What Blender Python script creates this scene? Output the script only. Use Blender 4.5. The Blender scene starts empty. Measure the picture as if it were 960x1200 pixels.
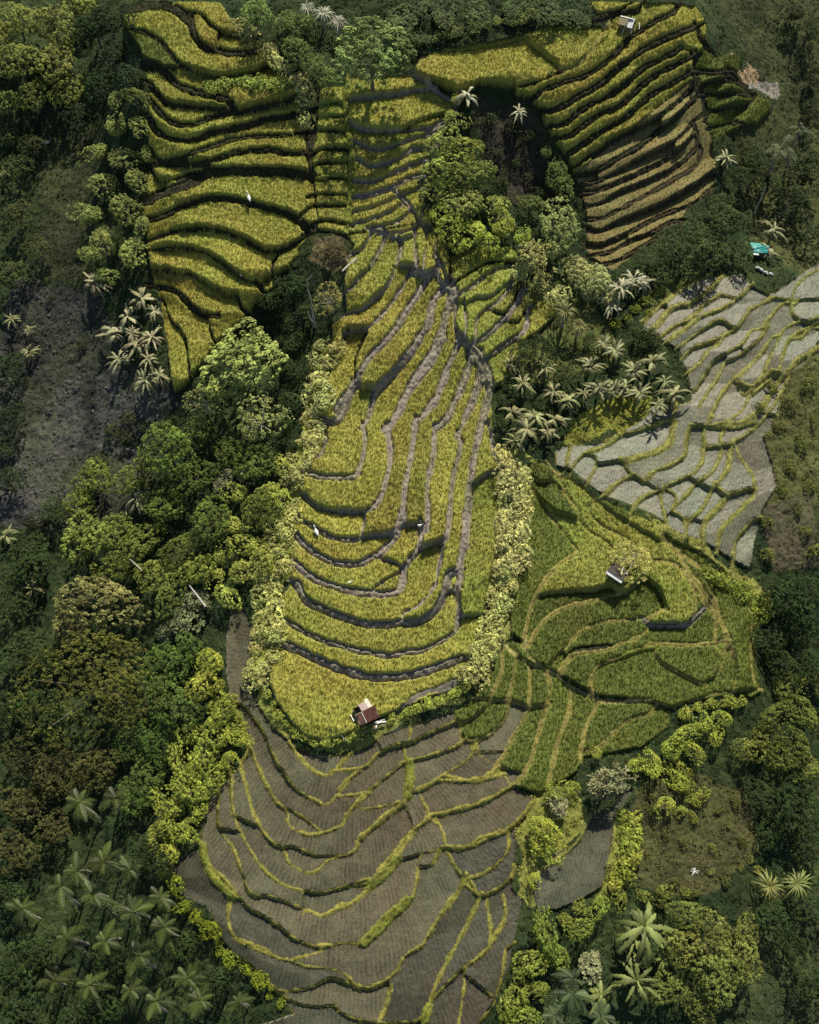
import bpy, math, random
import numpy as np
rng = np.random.default_rng(7)
random.seed(7)
scene = bpy.context.scene
COL = scene.collection

# ------------------------------------------------------------------ camera
TILT = math.radians(27); FPX = 1300.0; DIST = 130.0
TGT = np.array([0., 0., 8.])
FW = np.array([0., math.sin(TILT), -math.cos(TILT)])
UP = np.array([0., math.cos(TILT), math.sin(TILT)])
CAM = TGT - DIST * FW
cam = bpy.data.cameras.new('camera'); cam_o = bpy.data.objects.new('camera', cam)
COL.objects.link(cam_o); scene.camera = cam_o
cam_o.location = CAM; cam_o.rotation_euler = (TILT, 0, 0)
cam.sensor_fit = 'VERTICAL'; cam.sensor_height = 24.0; cam.lens = FPX / 1200 * 24.0
cam.clip_start = 1.0; cam.clip_end = 3000.0

def project(x, y, z):
    dx = x - CAM[0]; dy = y - CAM[1]; dz = z - CAM[2]
    d = dy * FW[1] + dz * FW[2]
    return 480 + FPX * dx / d, 600 - FPX * (dy * UP[1] + dz * UP[2]) / d

def ray(px, py):
    a = (np.asarray(px, float) - 480) / FPX; b = (600 - np.asarray(py, float)) / FPX
    return a, FW[1] + b * UP[1], FW[2] + b * UP[2]

def at_z(px, py, z):
    a, b, c = ray(px, py); t = (z - CAM[2]) / c
    return CAM[0] + t * a, CAM[1] + t * b

# ------------------------------------------------------------------ noise
def lattice_noise(x, y, s, seed):
    r = np.random.default_rng(seed); N = 512
    g = r.random((N, N)).astype(np.float32)
    u = x / s + 191.3; v = y / s + 173.7
    i = np.floor(u).astype(np.int32); j = np.floor(v).astype(np.int32)
    fu = (u - i); fv = (v - j); fu = fu * fu * (3 - 2 * fu); fv = fv * fv * (3 - 2 * fv)
    i %= N; j %= N; i1 = (i + 1) % N; j1 = (j + 1) % N
    return ((g[i, j] * (1 - fu) + g[i1, j] * fu) * (1 - fv) + (g[i, j1] * (1 - fu) + g[i1, j1] * fu) * fv) * 2 - 1

def fbm(x, y, s, seed, n=3):
    t = 0; a = 1.0; w = 0
    for k in range(n):
        t = t + a * lattice_noise(x, y, s / 2 ** k, seed + k); w += a; a *= .55
    return t / w

# ------------------------------------------------------------------ relief: (photo x, photo y, height in metres)
CP = """150,20,26 250,20,27 160,100,23 300,60,25 350,100,24 180,160,20 340,150,21 180,240,16 350,220,18.5 180,320,13 300,330,14.5
210,440,9.8 380,250,18.5 385,130,22.5 440,100,24 430,180,21 520,120,23.5 430,240,18.5 480,250,17.5 500,60,26 600,60,26 700,40,27 560,90,25.5
640,110,24.5 740,60,26 800,20,27.5 820,100,22 660,190,19 760,150,20 840,170,17 700,290,13.5 800,260,13.5 870,120,18 930,120,14 900,60,18 950,30,18
400,330,15.5 470,330,15.5 530,330,15 600,330,14.5 390,450,12 450,450,12 520,450,11.6 570,450,11.4 640,390,12 360,550,9.5 440,560,9.7 530,560,9.6
580,560,9.4 350,650,7.8 440,660,7.8 570,660,7.8 340,740,6 440,760,6 550,770,6.3 330,830,5.2 420,850,5.2 500,825,5.4 625,600,6.2 620,700,4.6
610,745,4.0 680,590,7 740,640,6 700,700,5 780,700,5 860,720,4.5 870,800,3.5 740,800,3.2 700,780,3.6 700,860,2.6 620,800,3.4 580,850,3 650,900,2.2
280,730,4.4 275,800,3.9 310,850,3.6 400,890,3.2 500,860,3.4 260,930,2.8 400,960,2.3 540,960,2.0 240,1000,1.9 400,1060,.9 560,1060,.7 205,1030,1.0
300,1120,0 400,1160,-.3 560,1150,-.2 480,1190,-.6 350,1198,-1 610,1000,0.7 660,1040,0 690,960,1 760,1000,.4 850,950,-.5 930,900,-2 900,1050,-3
780,1150,-3 650,1150,-2 940,1180,-6 770,390,11.5 850,340,12.6 940,330,12.6 800,450,9.6 900,430,10 700,500,8.7 660,540,7.8 800,520,8 880,540,8
780,600,6.7 870,640,5.8 940,520,8 930,640,5 880,220,11 950,200,11 760,340,12 880,290,12 680,400,11.3 910,760,0 950,850,-2 100,60,12 30,60,16
120,150,10 60,200,8 150,220,13 100,320,8 150,400,7 40,400,3 60,500,0 150,520,3 20,600,-2 100,620,0 200,520,5 250,480,6.5 300,480,7.5 320,400,8.5
280,580,6 220,650,3 300,650,5.5 100,750,-4 200,800,-1 240,820,1.8 50,900,-6 180,940,-2 100,1050,-7 200,1120,-4 50,1180,-9 250,1180,-4
560,125,23 600,125,22.5 600,180,19.5 600,230,17 560,270,16.5 650,260,15 525,170,20.5 430,50,25 380,30,26 600,10,28 460,10,28 640,240,14.5 570,300,15.2""".split()
CP = np.array([[float(v) for v in c.split(',')] for c in CP])
_x, _y = at_z(CP[:, 0], CP[:, 1], CP[:, 2])
PX = np.concatenate([_x, [-140, 140, -140, 140, 0, 0, -140, 140]])
PY = np.concatenate([_y, [-120, -120, 200, 200, -130, 210, 20, 20]])
PZ = np.concatenate([CP[:, 2], [-8, -6, 22, 22, -3, 40, 0, 5]])
_D = np.sqrt((PX[:, None] - PX) ** 2 + (PY[:, None] - PY) ** 2 + .5)
_A = np.ones((len(PX) + 1,) * 2); _A[:-1, :-1] = _D - .3 * np.eye(len(PX)); _A[-1, -1] = 0
_W = np.linalg.solve(_A, np.append(PZ, 0))
CX = np.arange(-150, 150.1, 2.0); CY = np.arange(-130, 210.1, 2.0)
_gx, _gy = np.meshgrid(CX, CY)
_gz = np.full(_gx.shape, _W[-1])
for k in range(len(PX)):
    _gz += _W[k] * np.sqrt((_gx - PX[k]) ** 2 + (_gy - PY[k]) ** 2 + .5)

def bil(G, u, v):
    u = np.clip(u, 0, G.shape[1] - 1.001); v = np.clip(v, 0, G.shape[0] - 1.001)
    i = u.astype(np.int32); j = v.astype(np.int32); fu = u - i; fv = v - j
    return (G[j, i] * (1 - fu) + G[j, i + 1] * fu) * (1 - fv) + (G[j + 1, i] * (1 - fu) + G[j + 1, i + 1] * fu) * fv

def base_h(x, y):
    return bil(_gz, (x - CX[0]) / 2, (y - CY[0]) / 2)
# ------------------------------------------------------------------ survey of the terrace edges, tile by tile
TILES = dict(A=(140, 0), B=(160, 200), C=(360, 60), D=(360, 240), E=(480, 240), F=(340, 400), G=(440, 400), H=(300, 600), I=(440, 600),
             J=(480, 0), K=(640, 0), M=(640, 100), N=(720, 290), O=(640, 460), P=(590, 540), Q=(680, 600), R=(520, 740), S=(200, 700),
             T=(340, 800), U=(190, 880), V=(380, 960), W=(220, 960), X=(440, 860), Y=(580, 900))
# tile, style (s soil riser, d grassy riser darkened to stand for its shade, b yellow bund, o olive bund, y thick bund, g green bank, p path), width, points
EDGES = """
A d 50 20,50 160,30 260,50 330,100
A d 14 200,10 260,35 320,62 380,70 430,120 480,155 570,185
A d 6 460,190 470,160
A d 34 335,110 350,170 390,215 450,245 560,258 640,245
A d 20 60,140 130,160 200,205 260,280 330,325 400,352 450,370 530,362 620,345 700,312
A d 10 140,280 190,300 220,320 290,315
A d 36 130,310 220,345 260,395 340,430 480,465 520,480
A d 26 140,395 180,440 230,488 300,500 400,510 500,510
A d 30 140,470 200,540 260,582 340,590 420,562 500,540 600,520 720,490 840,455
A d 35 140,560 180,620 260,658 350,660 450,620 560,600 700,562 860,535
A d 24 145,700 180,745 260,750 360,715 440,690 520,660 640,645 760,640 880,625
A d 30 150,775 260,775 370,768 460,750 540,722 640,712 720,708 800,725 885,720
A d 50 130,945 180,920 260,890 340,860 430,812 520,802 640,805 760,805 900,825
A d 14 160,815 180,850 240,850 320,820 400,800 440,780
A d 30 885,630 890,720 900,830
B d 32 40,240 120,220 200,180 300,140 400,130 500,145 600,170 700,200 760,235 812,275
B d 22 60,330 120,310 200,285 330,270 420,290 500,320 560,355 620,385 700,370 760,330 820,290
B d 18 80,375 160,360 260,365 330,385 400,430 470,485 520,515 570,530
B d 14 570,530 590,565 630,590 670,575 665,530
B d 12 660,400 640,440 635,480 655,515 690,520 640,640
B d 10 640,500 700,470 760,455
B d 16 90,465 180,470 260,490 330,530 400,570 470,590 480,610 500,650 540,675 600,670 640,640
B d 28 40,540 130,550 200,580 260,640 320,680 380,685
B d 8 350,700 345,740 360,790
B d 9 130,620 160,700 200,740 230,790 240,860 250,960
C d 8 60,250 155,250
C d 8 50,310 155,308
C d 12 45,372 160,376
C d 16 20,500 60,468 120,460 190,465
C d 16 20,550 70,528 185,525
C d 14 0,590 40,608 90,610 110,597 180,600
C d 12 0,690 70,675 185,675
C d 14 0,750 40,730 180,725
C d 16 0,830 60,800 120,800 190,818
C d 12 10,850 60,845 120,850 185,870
C g 34 188,140 178,260 192,380 210,480 202,600 198,720 192,800
C d 14 50,190 42,370 18,470 10,560 25,600
C s 24 200,235 300,218 420,203 500,190 580,178
C s 26 500,112 560,150 590,180 640,212 690,245
C d 8 470,360 520,340 600,310 680,285
C s 20 210,345 280,375 380,382 470,375 560,365 620,340 690,305
C s 18 230,430 300,462 380,460 450,432 520,410 620,385
C s 22 235,510 290,540 370,535 440,500 490,470 560,455 620,440
C s 8 470,475 500,450
C s 22 215,612 290,620 370,592 440,562 540,520
C s 26 220,690 290,680 350,660 420,635 480,600 545,585
C s 16 425,670 480,665 545,640
C s 12 215,755 290,740 360,715 425,685
C s 18 210,815 280,800 350,775 400,750 450,720
C s 24 420,660 470,720 500,762
C s 14 300,828 370,820 430,800 472,765
C s 14 390,855 460,850 500,830 530,800 540,760
C s 8 540,820 555,855 580,840 575,810 540,820
D s 18 205,240 250,215 285,165 305,120
D s 22 170,415 200,400 250,340 300,290 340,220 362,165 370,145
D s 16 300,120 370,150 470,160 500,140
D s 16 190,515 250,500 310,450 370,390 402,330 430,250 440,180
D s 10 418,285 500,285
D s 12 503,160 505,230 512,290
D s 17 180,600 250,588 310,560 360,510 400,455 440,400 480,325 502,290
D s 33 225,855 240,800 300,710 360,650 420,580 450,530 480,480 520,420 560,355 590,320
D s 36 320,880 360,830 420,770 480,690 530,620 570,560 580,500 600,440 640,400 662,395
D s 38 440,950 480,860 530,780 590,690 630,600 650,520 675,460 680,400
D s 22 560,960 610,890 640,800 680,720 710,660 718,630
D s 27 690,940 720,870 750,780 765,720 772,670
D s 22 770,960 800,880 820,800 820,700
D s 18 690,380 695,480 690,560 720,625
D s 12 738,470 745,560 742,650
D s 28 735,650 790,672 830,750 850,850 840,960
D d 10 110,745 150,685 182,600
D d 8 222,832 225,760 235,700 275,615
D s 30 225,850 190,880 160,920 140,965
D s 8 555,150 560,190 550,230 545,290 545,320
D s 8 515,205 512,280
D s 10 605,155 600,230 612,300 625,365
D s 10 655,375 640,310 612,240
D s 20 540,335 600,320 625,370 690,385
D d 8 110,560 110,745
E d 10 210,370 270,330 340,285 400,270 510,270
E s 18 240,420 300,380 350,340 400,310 460,292
E s 10 265,462 320,440 380,432 420,402 470,360
E d 10 390,500 440,512 480,470 505,400
E s 17 310,645 310,560 340,510 400,470 450,420 480,380
E s 26 330,640 400,580 460,520 510,450 535,410
E d 8 470,550 510,552 545,500
E s 24 350,735 420,680 500,622 545,580 555,490
E d 10 500,640 540,655
E d 10 530,650 620,590 700,510
E d 8 545,500 590,460 640,440
E s 12 258,460 265,560 260,650
E d 8 190,280 190,370
F s 36 150,362 180,385 230,370 260,310 280,250 300,190
F s 12 330,215 420,215
F s 22 400,250 362,370 340,400
F s 22 340,400 352,470 342,540 322,600 300,632
F s 27 305,635 200,642 85,625
F s 18 170,400 162,480 140,530 85,550
F s 38 400,250 450,190 520,110 600,10
F s 34 720,-10 640,130 560,230 510,330 470,400 445,415
F s 24 455,415 470,500 465,580 450,650 430,720 390,780 320,802 200,797 120,775 70,730
F s 22 790,0 740,140 700,250 650,330 600,370 585,378
F s 23 588,378 570,520 545,640 530,760 510,840 490,900
F s 34 850,20 830,150 780,270 730,370 680,412
F s 22 678,415 672,540 650,640 640,720 648,800 640,890
F s 24 890,100 870,220 830,340 790,432
F s 22 785,435 800,500 772,600 755,720 745,850 735,925
F s 34 880,40 930,150 935,230 900,380 870,500 850,620 840,700 830,850 820,970
F s 12 870,662 920,630 965,608
F s 12 930,390 945,480 960,560
F s 24 30,830 120,880 200,922 300,932 400,910 470,905 500,880
F s 8 350,828 338,895
F s 12 505,875 560,865 615,855
F s 10 605,860 600,960
H s 30 190,110 230,160 300,210 380,242 480,245 560,210 620,160 660,110 685,50 690,10
H s 34 185,240 250,300 340,342 430,370 520,382 620,385 670,370 690,320 690,270
H s 26 690,290 720,230 765,170 770,60
H s 10 550,212 640,235 690,262
H s 10 560,352 620,312 685,280
H s 38 190,340 240,420 320,460 420,500 520,527 620,532 700,520 780,512 850,450 890,370 902,300 950,280
H s 14 800,162 870,132 905,90 910,0
H s 12 875,140 860,260 830,360 760,440 690,480 700,520
H s 26 135,510 220,560 320,605 420,635 520,660 620,675 740,655
H s 22 735,660 800,642 900,590 942,540 950,440 930,370
H s 40 125,620 220,660 320,710 420,745 540,775 660,775 760,757 860,728 965,688
H w 22 680,925 760,862 850,830 920,800 960,785
I s 34 430,-10 420,120 400,250 390,355
I s 14 390,360 400,480
I s 10 405,492 470,490
J o 12 0,350 60,370 100,410 140,430
J o 8 540,170 620,250 710,332
J d 9 710,335 640,372 560,402 500,412 400,405 330,410 230,445
K o 12 70,330 100,330 170,300 220,230 260,160 300,130
K d 27 -140,458 -60,460 0,420 100,385 200,350 290,290 340,240 380,190 440,150 520,100 600,60 625,20
K d 40 230,90 280,75 350,60 420,55
K d 12 200,60 280,65 350,40 400,20
K d 34 -60,500 0,525 80,500 160,450 250,400 330,330 420,260 500,210 600,170 700,130
K d 30 20,592 90,580 150,530 220,490 300,450 380,390 460,320 540,280 630,230
K d 30 30,650 110,640 180,590 250,540 330,510 400,450 480,380 560,330 640,290 700,260
K d 30 90,735 200,660 280,610 380,550 440,490 520,430 600,390 665,350
K d 24 130,785 200,740 300,670 380,630 450,600 520,560 600,490 680,420
K d 26 140,820 240,802 340,740 430,690 520,620 600,560 690,470
M e 20 160,465 240,450 330,410 420,360 500,320 580,280 640,230 690,170
M e 20 170,510 230,500 330,460 440,410 560,350 640,290 700,220
M e 20 170,570 250,555 350,500 450,460 540,420 640,360 710,290
M e 20 195,630 270,620 350,580 440,530 520,490 600,440 700,380 730,300
M e 20 195,670 250,685 330,650 400,620 500,580 600,530 700,470 780,410
M e 20 165,740 260,750 350,710 430,670 520,620 600,590 700,550 780,480
M e 18 195,800 300,780 400,730 500,690 590,640 660,640
M e 18 260,845 340,820 430,770 520,720 625,690
K d 26 690,335 800,345 870,335 920,400
K d 24 720,400 800,385 860,380 940,410
K d 24 730,450 850,440 960,450
K d 18 750,530 860,505 940,500
K d 16 780,600 880,580 960,590
K d 20 700,130 740,210 790,240 830,170
K d 16 700,260 690,335 720,400 740,470 760,540
N y 14 120,350 200,290 300,210 440,130
N y 26 190,370 270,290 360,260 460,190
N y 18 230,410 280,370 350,340 420,270 500,220
N y 18 250,440 330,380 400,330 500,290 580,240 650,170
N y 16 300,470 380,410 440,370 500,340 560,380 600,350 640,290 720,250 740,240
N y 16 310,530 370,470 410,460 500,420 560,390
N y 12 330,600 400,540 440,480 490,460
N y 14 380,670 430,590 470,530 540,490 600,450 640,390
N y 14 400,740 490,600 520,540 600,500 680,430 720,370
N y 15 470,750 500,690 560,620 620,570 700,480 740,420
N y 12 520,820 600,760 640,680 680,620 720,540 760,450 800,380 870,350
N y 22 600,640 650,650 740,580
N y 14 660,680 730,620 760,590
N y 26 440,840 520,830 580,830 640,800 700,740 770,630 800,600 850,540 960,470
N y 13 770,600 790,500 830,420 900,380 960,350
N y 13 840,320 900,350 960,330
N y 11 830,430 880,420 920,380 960,380
N y 11 740,240 840,245 940,245
N y 11 830,240 870,160 960,100
N y 12 700,370 760,290 800,260 840,270
N y 8 690,770 730,780
N y 14 600,890 680,830 760,720 810,620
N y 10 560,620 610,690 700,590
O y 22 200,280 280,250 350,200 440,180 540,140
O y 14 110,265 90,370 50,392
O y 10 220,300 180,290 130,340 110,390
O y 12 220,300 240,330 190,430
O y 30 360,322 480,290 560,255 590,200 600,130
O y 9 240,332 360,318
O y 12 360,315 390,370 480,430 530,460
O y 19 260,490 330,430 400,390
O y 22 530,460 440,500 400,570
O y 16 530,460 540,520 560,600 540,680
O y 18 470,415 510,370 590,340 650,290 660,200 680,150
O y 18 560,440 650,400 710,360 740,280 740,180 770,130
O y 14 560,450 610,490 590,560 620,570 650,610 660,690
O y 12 600,540 660,480 700,430 780,370 820,280 820,200 870,150
O y 8 690,410 725,430
O y 20 680,600 740,530 790,440 850,360 860,290 880,230
O y 18 790,440 850,480 920,460 970,450
O y 12 880,240 920,320 970,385
O y 24 735,720 740,620 800,550 850,490
O y 8 680,590 740,610
O y 20 800,740 820,650 880,580 970,490
O y 16 870,830 890,700 970,600
O y 24 740,158 880,165 970,140
O y 18 740,262 825,250
P o 11 150,150 200,220 240,290 300,360 350,430
P o 24 350,430 270,480 200,550 160,620 120,720 95,850
P o 10 150,150 230,230 340,272 400,330 480,380 515,418
P o 9 100,40 170,100 240,100 300,180 345,230 350,272
P o 10 200,0 260,80 300,170 345,232
P o 10 260,70 370,120 430,190 400,220 420,270 500,330 590,372
P o 13 430,180 520,250 620,310 740,380 800,420 850,500 900,590 955,700
P o 9 750,370 850,460 920,510 960,560
P o 12 730,465 800,490 870,560 900,640 890,720 860,765
P o 8 670,550 730,610 762,690
P o 15 762,690 660,740 540,750 440,762 360,800 300,870 228,945
P o 15 160,640 250,620 400,610 500,590
P o 24 120,860 180,760 260,700 350,670 480,640 580,612 635,570
P s 26 660,745 690,772 760,772 860,770 925,710
P o 10 600,850 670,795
Q o 22 330,612 450,622 560,622 640,612
Q o 13 632,625 632,500 592,420 540,350 480,270 430,240 365,230
Q d 32 -20,652 125,635
Q o 12 120,645 200,612 310,560 325,510
Q g 22 170,690 280,650 350,640
Q o 22 60,870 48,790 85,725 170,690
Q o 14 55,840 80,865 130,888 250,880 310,880 370,900 430,918
Q o 18 345,640 360,690 430,740 500,780 570,812
Q o 12 570,812 640,760 670,680 688,600 650,500
Q o 12 430,918 530,882 640,852 720,842
Q o 10 720,842 732,740 695,640
Q o 12 380,110 440,170 500,260 560,340 620,430 650,480 700,600 722,680 732,740
Q o 9 390,110 470,190 550,250 600,330 640,430 660,490
Q o 10 805,520 802,600 802,720 822,810 845,832
Q o 8 722,842 845,832
R p 20 240,20 300,80 400,150 500,190 580,250 660,292 740,330 860,332 960,320
R p 14 380,0 390,90 430,145
R o 34 545,205 600,110 700,90 785,78
R o 22 270,90 272,180 220,310
R o 20 340,120 322,240 300,325
R o 20 400,160 402,260 400,360
R o 25 480,190 500,260 480,360 440,500 400,620 330,722
R o 23 590,260 590,360 540,500 510,620 490,705
R o 22 720,340 670,440 650,520 640,590
R o 18 150,315 240,322 320,332 400,355 490,350
R o 12 230,330 160,390 90,440 80,505
R o 16 310,340 280,420 220,480 150,510 80,512
R o 22 400,370 340,470 290,560 250,625
R o 8 145,570 290,565
R o 8 155,510 142,570
R o 8 270,640 360,662
R o 14 650,570 740,530 820,450 900,400 965,388
R o 8 335,730 425,775
S b 14 275,478 340,510 400,580 430,620 470,720 540,840 600,910 680,950
S b 13 300,500 360,660 400,780 450,890 495,965
S b 14 560,690 620,770 700,830 760,820 830,750 870,710
S b 12 325,780 350,880 372,965
S b 11 280,840 290,965
S b 10 225,890 228,965
U b 15 510,0 560,90 620,170 690,220 760,250 810,220 850,150 920,100
U b 16 420,0 470,110 530,230 590,290 590,340 640,380 720,392 840,350 870,290 965,205
U b 10 590,272 660,310 735,370
U b 15 370,60 400,180 430,290 480,390 550,450 620,450 720,490 820,490 860,490 910,460 930,400
U b 14 570,460 600,530 690,570 740,550 780,510 825,498
U b 15 325,110 330,270 370,380 430,490 490,570 560,620 640,650 760,662 860,632 965,600
U b 8 338,300 445,352
U b 14 265,170 265,350 330,450 370,560 400,640 430,680 500,680 580,710 660,740 770,770 830,720 900,710 965,655
U b 8 268,365 350,375
U b 7 665,690 665,765
U b 16 230,540 300,610 360,680 400,730 500,790 570,840 640,890 740,922
U g 36 190,440 210,540 260,620 335,685
U b 13 330,690 310,780 330,860 400,900 480,930 535,965
W b 13 600,595 680,590 740,580 820,590
W b 13 190,390 190,480 220,560 300,600 400,640 475,660 580,632 625,620
W b 13 475,660 560,690 650,700 730,720 780,770 830,795 900,770 970,725
W b 13 110,520 150,600 280,670 350,740 420,800 520,800 600,780 670,745 740,770 795,792
W b 11 420,810 500,860 600,880 690,875 720,910 800,940 890,950 965,960
W b 8 950,780 920,880 890,950
T b 14 0,290 60,360 120,420 180,435 220,400 260,350 300,310
T b 18 200,412 300,405 360,390 420,330 500,292 560,282 640,245 720,210 780,180
T b 8 410,270 430,330
T b 8 565,170 560,275
T b 14 230,520 300,430 340,400
T b 13 240,530 330,520 390,490 450,440 535,378
T b 15 250,660 290,590 340,530 375,512
T b 18 540,372 620,352 700,330 780,300 815,270
T b 8 805,200 800,275
T b 8 535,285 540,372
T g 44 558,375 560,470 550,530
T b 14 585,505 660,470 740,420 820,370 862,320
T b 12 862,320 880,280 945,240
T b 34 330,730 400,670 470,610 530,570
T b 11 345,592 430,580 510,560
T b 9 545,590 570,650 582,695
T b 10 615,540 650,610 660,645
T b 24 600,512 700,460 780,462 860,465 960,440
T b 22 390,920 450,840 510,770 570,700 620,660 660,622 720,622 780,590 880,570 970,530
T b 12 685,630 720,710 732,775
T b 10 540,822 620,800 725,778
T b 26 730,775 800,782 880,755 965,705
T b 10 590,935 600,870 660,850 700,785
T b 11 740,790 780,870 822,912
T b 11 822,912 880,900 965,858
X b 26 340,200 430,220 520,200 565,165
X b 29 270,380 370,362 480,330 600,270 655,235
X b 28 330,530 430,532 490,490 580,470 660,420 745,312
X b 15 425,682 500,660 570,610 620,550 622,490
X b 13 330,540 370,620 412,685
X b 20 412,680 380,760 300,860 240,955
X b 18 455,705 490,760 560,730 630,690 655,630
X b 19 490,760 450,860 400,955
X b 12 520,790 540,880 540,955
X b 16 610,780 600,880 560,960
X b 12 205,610 195,700 178,755
X b 10 205,622 270,612 302,558
X g 42 0,940 80,850 150,785
T g 50 385,945 440,900 500,830
V b 24 0,450 60,420 120,400 200,335 235,300
V b 20 290,230 350,160 420,60 480,10
V b 13 -5,345 100,320 215,300
V b 13 0,600 100,580 180,580
V g 46 185,580 280,480 390,385
V b 20 130,770 200,792 270,770 340,710 380,640 460,590 520,490 580,390 650,312 662,275
V b 17 690,330 730,362 800,340 860,290 892,235
V b 22 735,365 690,450 640,550 590,640 540,740 500,840 480,930
V b 12 765,385 775,500 780,590
V b 17 840,370 850,460 800,540 780,590 720,650 650,700 560,790 515,840
V b 11 660,715 650,820 630,965
V b 11 695,755 750,800 800,850 760,910 720,965
V b 8 850,610 830,750 800,850
V b 8 320,780 300,860 258,955
V b 12 80,910 150,940 260,955 400,950 450,940
V g 40 490,880 470,940
Y y 16 190,500 330,400 400,330 452,215
"""
# zones: id, crop, phrase, outline in photo pixels
ZONES = [
 ('upper_left', 'gold', 'in the upper left flight', "142,22 150,12 165,3 258,3 280,38 300,50 318,72 335,88 350,100 361,112 364,150 365,200 368,216 372,262 352,292 330,330 300,358 284,382 258,402 236,430 216,456 205,460 200,445 195,400 188,350 176,320 172,280 168,250 172,230 174,190 174,140 172,85 165,60 150,38"),
 ('mid_column', 'green_gold', 'in the narrow column left of the ditch', "372,105 402,100 404,140 410,200 408,262 404,276 372,270 366,218 366,150"),
 ('by_ditch', 'gold', 'right of the ditch', "407,94 488,87 500,92 533,122 530,135 512,160 497,190 490,215 494,232 506,252 506,262 400,275 405,262 412,200 407,140"),
 ('top_field', 'gold', 'on the broad top shelf', "484,86 492,70 520,58 600,44 640,31 700,30 716,34 712,45 660,87 640,92 600,103 560,101 535,112 505,96"),
 ('upper_right', 'gold', 'in the upper right flight', "600,103 640,92 660,87 712,45 716,34 700,20 690,3 800,3 815,8 826,25 828,40 822,60 818,66 812,84 810,94 672,205 662,182 648,165 636,140 625,126 606,112"),
 ('upper_right_brown', 'brown', 'on the dry brown slope', "672,205 810,94 815,98 822,120 826,140 835,165 840,195 835,225 805,245 795,262 770,272 740,302 718,318 702,308 686,292 688,262 682,228"),
 ('slip', 'green', 'beside the landslip', "812,84 822,50 828,45 842,68 860,62 870,72 862,90 878,108 900,118 905,130 885,148 850,158 832,164 826,140 815,98"),
 ('ridge', 'gold', 'on the central ridge', "400,276 506,262 512,268 520,275 526,300 530,328 534,400 545,402 565,440 575,460 577,500 583,545 583,600 578,660 566,720 560,760 548,792 530,808 505,815 480,828 455,838 440,842 412,860 385,870 360,866 342,848 324,823 315,800 318,770 330,737 327,702 338,690 345,640 347,600 356,560 362,535 377,495 376,470 386,440 388,382 406,370 403,330 410,300 415,288"),
 ('shoulder', 'green_gold', 'on the shoulder east of the ridge', "526,300 560,290 600,290 608,300 598,318 612,335 618,350 650,352 656,362 630,395 612,404 600,432 590,450 575,458 560,425 545,400 534,400 530,330"),
 ('grey', 'pale', 'in the pale grey flight on the right', "752,388 760,368 800,335 830,321 850,325 870,320 880,335 900,345 912,340 925,330 962,305 962,395 940,430 925,440 915,470 905,500 895,510 905,540 910,570 892,600 878,668 850,652 820,632 790,622 765,602 740,592 700,576 670,552 652,546 650,528 660,522 700,520 730,505 755,490 765,476 790,476 810,470 805,440 795,410 775,400"),
 ('fan', 'green', 'in the green fan right of the ridge', "618,543 628,540 640,545 652,552 672,560 700,582 740,600 765,612 790,632 820,645 850,668 872,700 884,730 885,770 892,812 880,818 862,812 800,825 786,830 760,822 700,815 680,805 640,782 620,770 612,752 597,742 598,700 612,650 625,600 620,565"),
 ('slats', 'green', 'among the long green slats below the fan', "582,762 597,748 612,756 640,785 680,808 700,818 740,820 770,826 785,835 784,852 752,876 700,885 684,888 676,905 656,918 630,930 600,921 586,900 555,880 540,860 530,832 555,820 572,795"),
 ('lower', 'stubble', 'in the grey lower bowl', "272,712 285,712 297,735 295,780 292,800 305,830 320,852 345,874 375,887 405,884 430,874 450,860 500,844 530,832 540,860 555,880 586,900 600,921 624,935 620,955 605,975 604,1000 600,1040 612,1058 605,1090 598,1130 580,1170 560,1203 300,1203 345,1188 325,1165 300,1146 280,1124 262,1104 252,1082 245,1064 220,1052 196,1032 200,1015 232,990 240,960 245,935 285,895 290,885 285,855 268,820 266,790 265,750"),
 ('corner', 'grey_rows', 'in the small grey hollow', "625,1045 630,1070 655,1065 685,1052 705,1040 715,1000 720,962 745,922 735,925 715,950 690,955 680,985 650,1000 630,1025"),
]
STYLE = {  # colour, bund height
 's': ((.215, .19, .155), .05), 'd': ((.030, .030, .016), .06), 'e': ((.05, .042, .022), .05), 'b': ((.205, .19, .045), .20), 'o': ((.20, .175, .055), .16),  # d: shade of the riser face is put into its colour
 'y': ((.21, .205, .06), .22), 'g': ((.15, .165, .03), .28), 'p': ((.27, .235, .09), .12), 'w': ((.12, .11, .09), .1)}
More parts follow.
